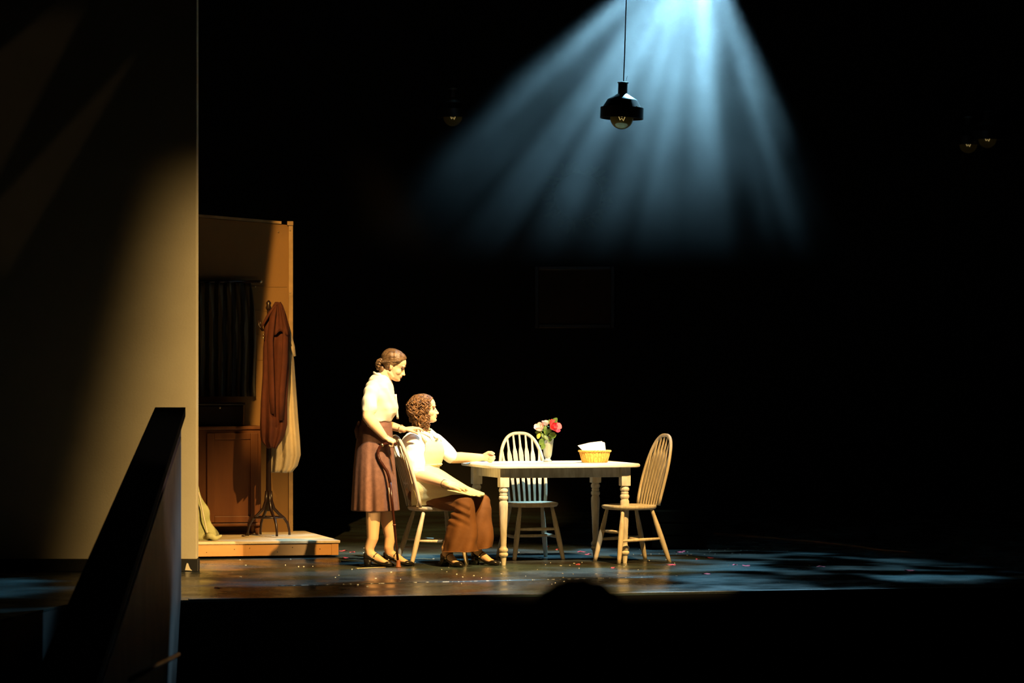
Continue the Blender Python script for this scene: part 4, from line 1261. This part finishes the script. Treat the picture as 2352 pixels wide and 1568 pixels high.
mb = MB(); mb.tube([torso_pt(interp_row(1066), 2 * math.pi * i / 40, 1.10) for i in range(41)], .013, 8, flat=(1, .5)); mb.build('waistband', M['apron'], wb)
mb = MB(); nt_ = P(979, 1008, YB) + f_b * .095; mb.bbox(nt_, (.006, .030, .018), .002, Matrix.Rotation(R(-30), 4, 'Z')); mb.build('neckline_patch', M['olive'], wb)
# lap of the apron: sections along the thighs
LAP = [(946, 1092, 1164, -.20, .20), (962, 1066, 1165, -.22, .22), (985, 1068, 1162, -.25, .24), (1005, 1076, 1157, -.29, .22), (1025, 1088, 1149, -.335, .18), (1048, 1102, 1140, -.40, .12), (1072, 1115, 1137, -.43, .05), (1095, 1126, 1136, -.42, .0), (1113, 1133, 1138, -.40, -.03)]
secs = []
for k in range(len(LAP) - 1):
    for j in range(5):
        t = j / 5; secs.append(tuple(x + (y - x) * t for x, y in zip(LAP[k], LAP[k + 1])))
secs.append(LAP[-1]); R3 = []
for px, yt, yb_, y0, y1 in secs:
    yc = (y0 + y1) / 2; hy = (y1 - y0) / 2
    zt, zb = P(px, yt, -.15).z, P(px, yb_, -.25).z
    x = P(px, 1100, yc).x; ring = []
    for i in range(72):
        t = 2 * math.pi * i / 72; ca, sa = math.cos(t), math.sin(t)
        z = (zt + zb) / 2 + (zt - zb) / 2 * math.copysign(abs(sa) ** .95, sa)
        y = yc + hy * math.copysign(abs(ca) ** (.85 if sa > 0 else .38), ca)
        f = max(0, min(1, (px - 960) / 60)); fd = .006 * f * math.sin(13 * t + px * .015) + .004 * math.sin(5 * t + px * .05)
        # front edge swings: the near side trails back
        xs = x + (-.10 * ((px - 960) / 150) * max(0, -ca) ** 2 - .03 * max(0, ca)) * (1 if px > 960 else 0)
        ring.append(Vector((xs, y + ca * fd, z + sa * fd)))
    R3.append(ring)
mb = MB(); mb.loft(R3); mb.build('apron_skirt', M['apron'], wb)
# wide trousers
tr = MB()
def leg_loft(stations):
    rr = []
    for c, rx, ry in stations:
        rr.append((Vector(c), rx, ry))
    rings = []
    for k, (c, rx, ry) in enumerate(rr):
        t = (rr[min(k + 1, len(rr) - 1)][0] - rr[max(k - 1, 0)][0]).normalized()
        side = Vector((0, -1, 0)); side = (side - t * side.dot(t)).normalized(); fw_ = t.cross(side)
        ring = []
        for i in range(36):
            a = 2 * math.pi * i / 36
            ring.append(c + fw_ * rx * math.cos(a) + side * ry * math.sin(a))
        rings.append(ring)
    tr.loft(rings)
tr.chain([(P(966, 1138, -.06), .088), (P(1020, 1144, -.22), .082), (P(1064, 1156, -.34), .080)], 20)
leg_loft([(P(1064, 1148, -.34), .074, .078), (P(1068, 1168, -.355), .078, .086), (P(1062, 1200, -.375), .106, .100), (P(1059, 1235, -.395), .130, .114), (P(1058, 1278, -.41), .146, .126)])
tr.chain([(P(975, 1138, .10), .088), (P(1050, 1143, -.02), .080), (P(1104, 1154, -.12), .076)], 20)
leg_loft([(P(1103, 1148, -.12), .070, .074), (P(1107, 1168, -.14), .074, .084), (P(1106, 1200, -.155), .078, .095), (P(1107, 1230, -.165), .082, .108), (P(1107, 1268, -.17), .090, .118)])
tr.ell(P(968, 1135, .02), (.11, .19, .09))
def foldT(p, n):
    d = CAM_D + p.y; px = 1176 + p.x * FPX / d; py = 784 + (CAM_H - p.z) * FPX / d
    f = max(0, min(1, (py - 1160) / 80))
    a = .012 * f * math.sin(px * .16 + (py - 1160) * .05) + .010 * max(0, 1 - abs(py - 1180) / 34) * math.sin((px * .5 - py) * .33) * (px < 1080)
    r = p + n * (a + .004 * mnoise.noise(p * 14))
    hem = .118 + .02 * max(0, min(1, (px - 1085) / 40))
    if r.z < hem: r.z = hem - .10 * (hem - r.z)
    return r
fused(tr, 'trousers', M['trouser'], wb, .007, 4, post=foldT)
mb = MB(); cwn = nw.lerp(ne, .08); ax = (ne - nw).normalized(); o1 = ax.orthogonal().normalized(); o2 = ax.cross(o1)
mb.tube([cwn + (o1 * math.cos(t) + o2 * math.sin(t)) * .031 for t in [2 * math.pi * i / 20 for i in range(21)]], .0018, 6); mb.build('bracelet', M['black_leather'], wb)

# ------------------------------------------------------------------ back-wall dressing, floor scraps, audience, haze
WC = P(1328, 450, 9.225)
wr = thing('leaf_wreath', 'faint leafy wreath on the dark back wall', 'wreath', WC)
mb = MB(); mb.tube([WC + Vector((.24 * math.cos(2 * math.pi * i / 30), -.01, .24 * math.sin(2 * math.pi * i / 30))) for i in range(31)], .014, 7); M['dry_leaf'] = mat('dry_leaf', (.05, .055, .03), .8, var=.3, scale=20, spec=.1); mb.build('hoop', M['dry_leaf'], wr)
for k in range(34):
    a = 2 * math.pi * k / 34 + random.uniform(-.08, .08); s = random.choice((-1, 1, 1))
    b = WC + Vector((.24 * math.cos(a), -.03, .24 * math.sin(a)))
    d = Vector((math.cos(a + s * .5), -.35, math.sin(a + s * .5)))
    mb = MB(); leaf(mb, b, d, (0, -1, .2), random.uniform(.10, .17), .026); mb.build('leaf', M['dry_leaf'], wr)
FC = P(1320, 682, 9.233)
fm = thing('framed_board', 'dim brown framed board on the dark back wall', 'board', FC)
M['dim_board'] = mat('brown_board', (.05, .028, .014), .8, var=.3, scale=3)
mb = MB(); mb.bbox(FC, (.76, .03, .58), .006); mb.build('board', M['dim_board'], fm, smooth=False)
for s in (-1, 1):
    mb = MB(); mb.bbox(FC + Vector((.38 * s, -.01, 0)), (.04, .05, .62), .006); mb.build('frame_stile', M['bentwood'], fm, smooth=False)
    mb = MB(); mb.bbox(FC + Vector((0, -.01, .29 * s)), (.72, .05, .04), .006); mb.build('frame_rail', M['bentwood'], fm, smooth=False)

# low dark crate behind the right chair
KC = fl_pt(1545, 1262); KC.z = 0
M['crate'] = mat('dark_brown_crate', (.010, .0065, .0035), 1.0, spec=0.0, var=.3, scale=5, stretch=(.4, 1, 3))
kr = thing('crate', 'low dark brown crate behind the right-hand chair', 'crate', KC)
Mk = Matrix.Rotation(TT, 4, 'Z')
mb = MB(); mb.bbox(KC + Vector((0, .2, .16)), (.46, .34, .32), .005, Mk); mb.build('body', M['crate'], kr, smooth=False)
for k in range(3):
    mb = MB(); mb.bbox(KC + Mk @ Vector((0, -.18, 0)) + Vector((0, .2, .06 + .105 * k)), (.47, .014, .09), .004, Mk); mb.build('slat', M['crate'], kr, smooth=False)

# cable across the floor upstage right
mb = MB(); pth = [fl_pt(1640, 1227), fl_pt(1740, 1234), fl_pt(1830, 1243), fl_pt(1880, 1247), fl_pt(1960, 1256), fl_pt(2030, 1266), fl_pt(2100, 1271)]
pth = [p + Vector((0, 0, .009)) for p in pth]
M['cable'] = mat('orange_brown_cable', (.30, .12, .04), .5)
mb.tube(pth, .009, 8)
tag(mb.build('cable', M['cable'], origin=pth[3]), 'thin orange brown cable lying on the dark floor at right', 'cable')

# spike tape under the standing woman
M['tape'] = mat('pale_yellow_tape', (.55, .42, .18), .6)
A, B = fl_pt(818, 1305), fl_pt(884, 1302.5)
mb = MB(); c = (A + B) / 2; mb.bbox(c + Vector((0, 0, .0015)), ((B - A).length, .028, .002), .0008, Matrix.Rotation(math.atan2(B.y - A.y, B.x - A.x), 4, 'Z'))
tag(mb.build('floor_tape', M['tape'], origin=c, smooth=False), 'strip of yellow tape stuck on the floor by the standing woman', 'tape')

# paper scraps
M['scrap_pink'] = mat('pink_paper', (.85, .10, .16), .6)
M['scrap_white'] = mat('white_paper', (.8, .78, .7), .6)
spots = [(500, 1350, 14), (795, 1281, 16), (790, 1265, 18), (810, 1268, 12), (1257, 1256, 12), (1252, 1262, 9), (1282, 1262, 12), (1335, 1267, 16), (1352, 1273, 14), (1408, 1304, 10), (1326, 1296, 10), (1540, 1297, 18), (1560, 1268, 16), (1588, 1259, 12), (1602, 1284, 9), (1632, 1281, 20), (1622, 1318, 18), (1714, 1299, 18), (1688, 1297, 10), (1885, 1301, 16), (2092, 1310, 24), (1571, 1266, 8)]
sm = None
for i, (px, py, w) in enumerate(spots):
    p = fl_pt(px, py)
    if sm is None:
        mb = MB(); rows = [[Vector((x, y, .004 + .006 * math.sin(9 * x * 40 + y * 60) * (abs(x) > .3))) for x in (-.5, -.25, 0, .25, .5)] for y in (-.5, 0, .5)]
        rows = [[Vector((x * .05, y * .05, .003 + .004 * math.sin(3 * x + 5 * y + 1))) for x in (-.5, -.2, .1, .3, .5)] for y in (-.5, -.1, .5)]
        mb.grid(rows); mb.grid([[q - Vector((0, 0, .001)) for q in r] for r in rows])
        o = mb.build('paper_scrap', M['scrap_pink'], origin=(0, 0, 0)); sm = o
    else:
        o = sm.copy(); col.objects.link(o)
    o.location = p; o.rotation_euler = (0, 0, random.uniform(0, 6.28)); k = w / 300 / .05 * .9; o.scale = (k, k * 1.2, 1)
    tag(o, 'small pink paper scrap scattered on the dark stage floor', 'paper scrap', 'pink paper scraps on the stage floor')
mb = MB(); rnd = random.Random(3)
for k in range(150):
    px, py = rnd.choice(((rnd.uniform(1480, 1760), rnd.uniform(1243, 1275)), (rnd.uniform(700, 1500), rnd.uniform(1255, 1350)), (rnd.uniform(500, 2000), rnd.uniform(1262, 1340))))
    p = fl_pt(px, py); s = rnd.uniform(.003, .009)
    mb.box(p + Vector((0, 0, .002)), (s * 1.6, s, .003), Matrix.Rotation(rnd.uniform(0, 3), 4, 'Z'))
tag(mb.build('paper_crumbs', M['scrap_white'], smooth=False), 'tiny pale paper crumbs strewn over the stage floor', 'paper crumbs', kind='stuff')

# people in the audience, seen only as dark heads from behind
M['dark_hair'] = mat('dark_hair', (.010, .008, .007), .55, var=.3, scale=30)
M['dark_cloth'] = mat('dark_clothing', (.010, .010, .012), .9)
M['seat_cloth'] = mat('dark_seat_cloth', (.012, .008, .008), .9)


def spectator(label, px, py, Y, w):
    top = P(px, py, Y)
    zf = top.z - 1.28
    t = thing('person', label, 'person', (top.x, Y, zf))
    b = lambda x, y, z: Vector((top.x + x, Y + y, top.z + z))
    mb = MB()
    mb.ell(b(0, 0, -.125), (.082, .098, .125)); mb.ell(b(0, .03, -.165), (.062, .075, .08))
    mb.cap(b(0, 0, -.2), .058, b(0, -.01, -.32), .062)
    mb.chain([(b(-.16, 0, -.38), .065), (b(0, 0, -.34), .075), (b(.16, 0, -.38), .065)])
    mb.chain([(b(0, 0, -.42), .14), (b(0, .02, -.62), .14), (b(0, .06, -.80), .16)])
    for s in (-1, 1):
        mb.chain([(b(.18 * s, 0, -.40), .06), (b(.22 * s, .06, -.66), .048), (b(.12 * s, .26, -.70), .036)])
        mb.chain([(b(.09 * s, .08, -.82), .085), (b(.10 * s, .48, -.80), .065), (b(.10 * s, .50, -1.22), .045)])
    fused(mb, 'body', M['dark_cloth'], t, .014, 4)
    mb = MB(); mb.ell(b(0, -.012, -.115), (.094 * w, .112, .122)); mb.ell(b(0, -.06, -.19), (.085 * w, .06, .10)); mb.ell(b(-.05 * w, -.02, -.21), (.07 * w, .07, .10)); mb.ell(b(.05 * w, -.02, -.22), (.07 * w, .07, .10))
    fused(mb, 'hair', M['dark_hair'], t, .008, 5, post=lambda p, n: p + n * .006 * mnoise.noise(p * 40))
    # seat it sits on
    sx = Vector((top.x, Y + .12, zf))
    s_ = thing('theatre_seat', 'dark upholstered theatre seat under ' + label.split(' with ')[0], 'seat', sx)
    mb = MB(); mb.bbox(sx + Vector((0, .05, .36)), (.50, .48, .09), .03); mb.build('cushion', M['seat_cloth'], s_)
    mb = MB(); mb.bbox(sx + Vector((0, -.33, .52)), (.50, .08, .56), .03); mb.build('backrest', M['seat_cloth'], s_)
    for s in (-1, 1):
        mb = MB(); mb.bbox(sx + Vector((.28 * s, 0, .29)), (.05, .5, .58), .015); mb.build('armrest', M['seat_cloth'], s_)
    mb = MB(); mb.bbox(sx + Vector((0, 0, .155)), (.10, .3, .31), .01); mb.build('pedestal', M['seat_cloth'], s_)
    return t, zf


tmp = []
tmp.append(spectator('dark silhouetted spectator whose head overlaps the stage edge', 1330, 1334, -20.5, 1.4))
tmp.append(spectator('dark spectator whose hair catches a faint gleam below the stage', 962, 1437, -19.0, .8))
zf = min(z for _, z in tmp)
for _, z in tmp[:1]: pass
mb = MB()
for (t, z) in tmp: mb.box((t.location.x, t.location.y + .1, z - .05), (1.6, 1.7, .1))
tag(mb.build('floor_seating', M['fascia'], smooth=False), 'dark raked seating floor of the auditorium', 'floor', kind='structure')

# haze hanging under the lantern
hz = bpy.data.materials.new('stage_haze'); hz.use_nodes = True
nt = hz.node_tree; nt.nodes.remove(nt.nodes['Principled BSDF'])
out = nt.nodes['Material Output']
vol = nt.nodes.new('ShaderNodeVolumeScatter'); vol.inputs['Anisotropy'].default_value = .1
vol.inputs['Color'].default_value = (1, 1, 1, 1)
geo = nt.nodes.new('ShaderNodeNewGeometry'); sp = nt.nodes.new('ShaderNodeSeparateXYZ'); nt.links.new(geo.outputs['Position'], sp.inputs[0])
mr = nt.nodes.new('ShaderNodeMapRange'); mr.interpolation_type = 'SMOOTHSTEP'
mr.inputs['From Min'].default_value = 2.25; mr.inputs['From Max'].default_value = 4.3; mr.inputs['To Min'].default_value = 0; mr.inputs['To Max'].default_value = 1
nt.links.new(sp.outputs[2], mr.inputs[0])
nz = nt.nodes.new('ShaderNodeTexNoise'); nz.inputs['Scale'].default_value = 1.7; nz.inputs['Detail'].default_value = 3
nt.links.new(geo.outputs['Position'], nz.inputs['Vector'])
m2 = nt.nodes.new('ShaderNodeMapRange'); m2.inputs['From Min'].default_value = .3; m2.inputs['From Max'].default_value = .7; m2.inputs['To Min'].default_value = .5; m2.inputs['To Max'].default_value = 1.3
nt.links.new(nz.outputs[0], m2.inputs[0])
mu = nt.nodes.new('ShaderNodeMath'); mu.operation = 'MULTIPLY'; sq = nt.nodes.new('ShaderNodeMath'); sq.operation = 'POWER'; sq.inputs[1].default_value = 1.0; nt.links.new(mr.outputs[0], sq.inputs[0])
mx = nt.nodes.new('ShaderNodeMapRange'); mx.interpolation_type = 'SMOOTHSTEP'; mx.inputs['From Min'].default_value = -1.4; mx.inputs['From Max'].default_value = .3; nt.links.new(sp.outputs[0], mx.inputs[0])
sx_ = nt.nodes.new('ShaderNodeMath'); sx_.operation = 'MULTIPLY'; nt.links.new(sq.outputs[0], sx_.inputs[0]); nt.links.new(mx.outputs[0], sx_.inputs[1])
nt.links.new(sx_.outputs[0], mu.inputs[0]); nt.links.new(m2.outputs[0], mu.inputs[1])
m3 = nt.nodes.new('ShaderNodeMath'); m3.operation = 'MULTIPLY'; m3.inputs[1].default_value = .19; nt.links.new(mu.outputs[0], m3.inputs[0])
nt.links.new(m3.outputs[0], vol.inputs['Density']); nt.links.new(vol.outputs[0], out.inputs['Volume'])
mb = MB(); mb.box((1.15, 1.45, 3.65), (5.4, 2.3, 2.9))
hob = mb.build('stage_haze', hz, smooth=False)
tag(hob, 'blue lit haze hanging in the light shafts above the stage', 'haze', kind='stuff')
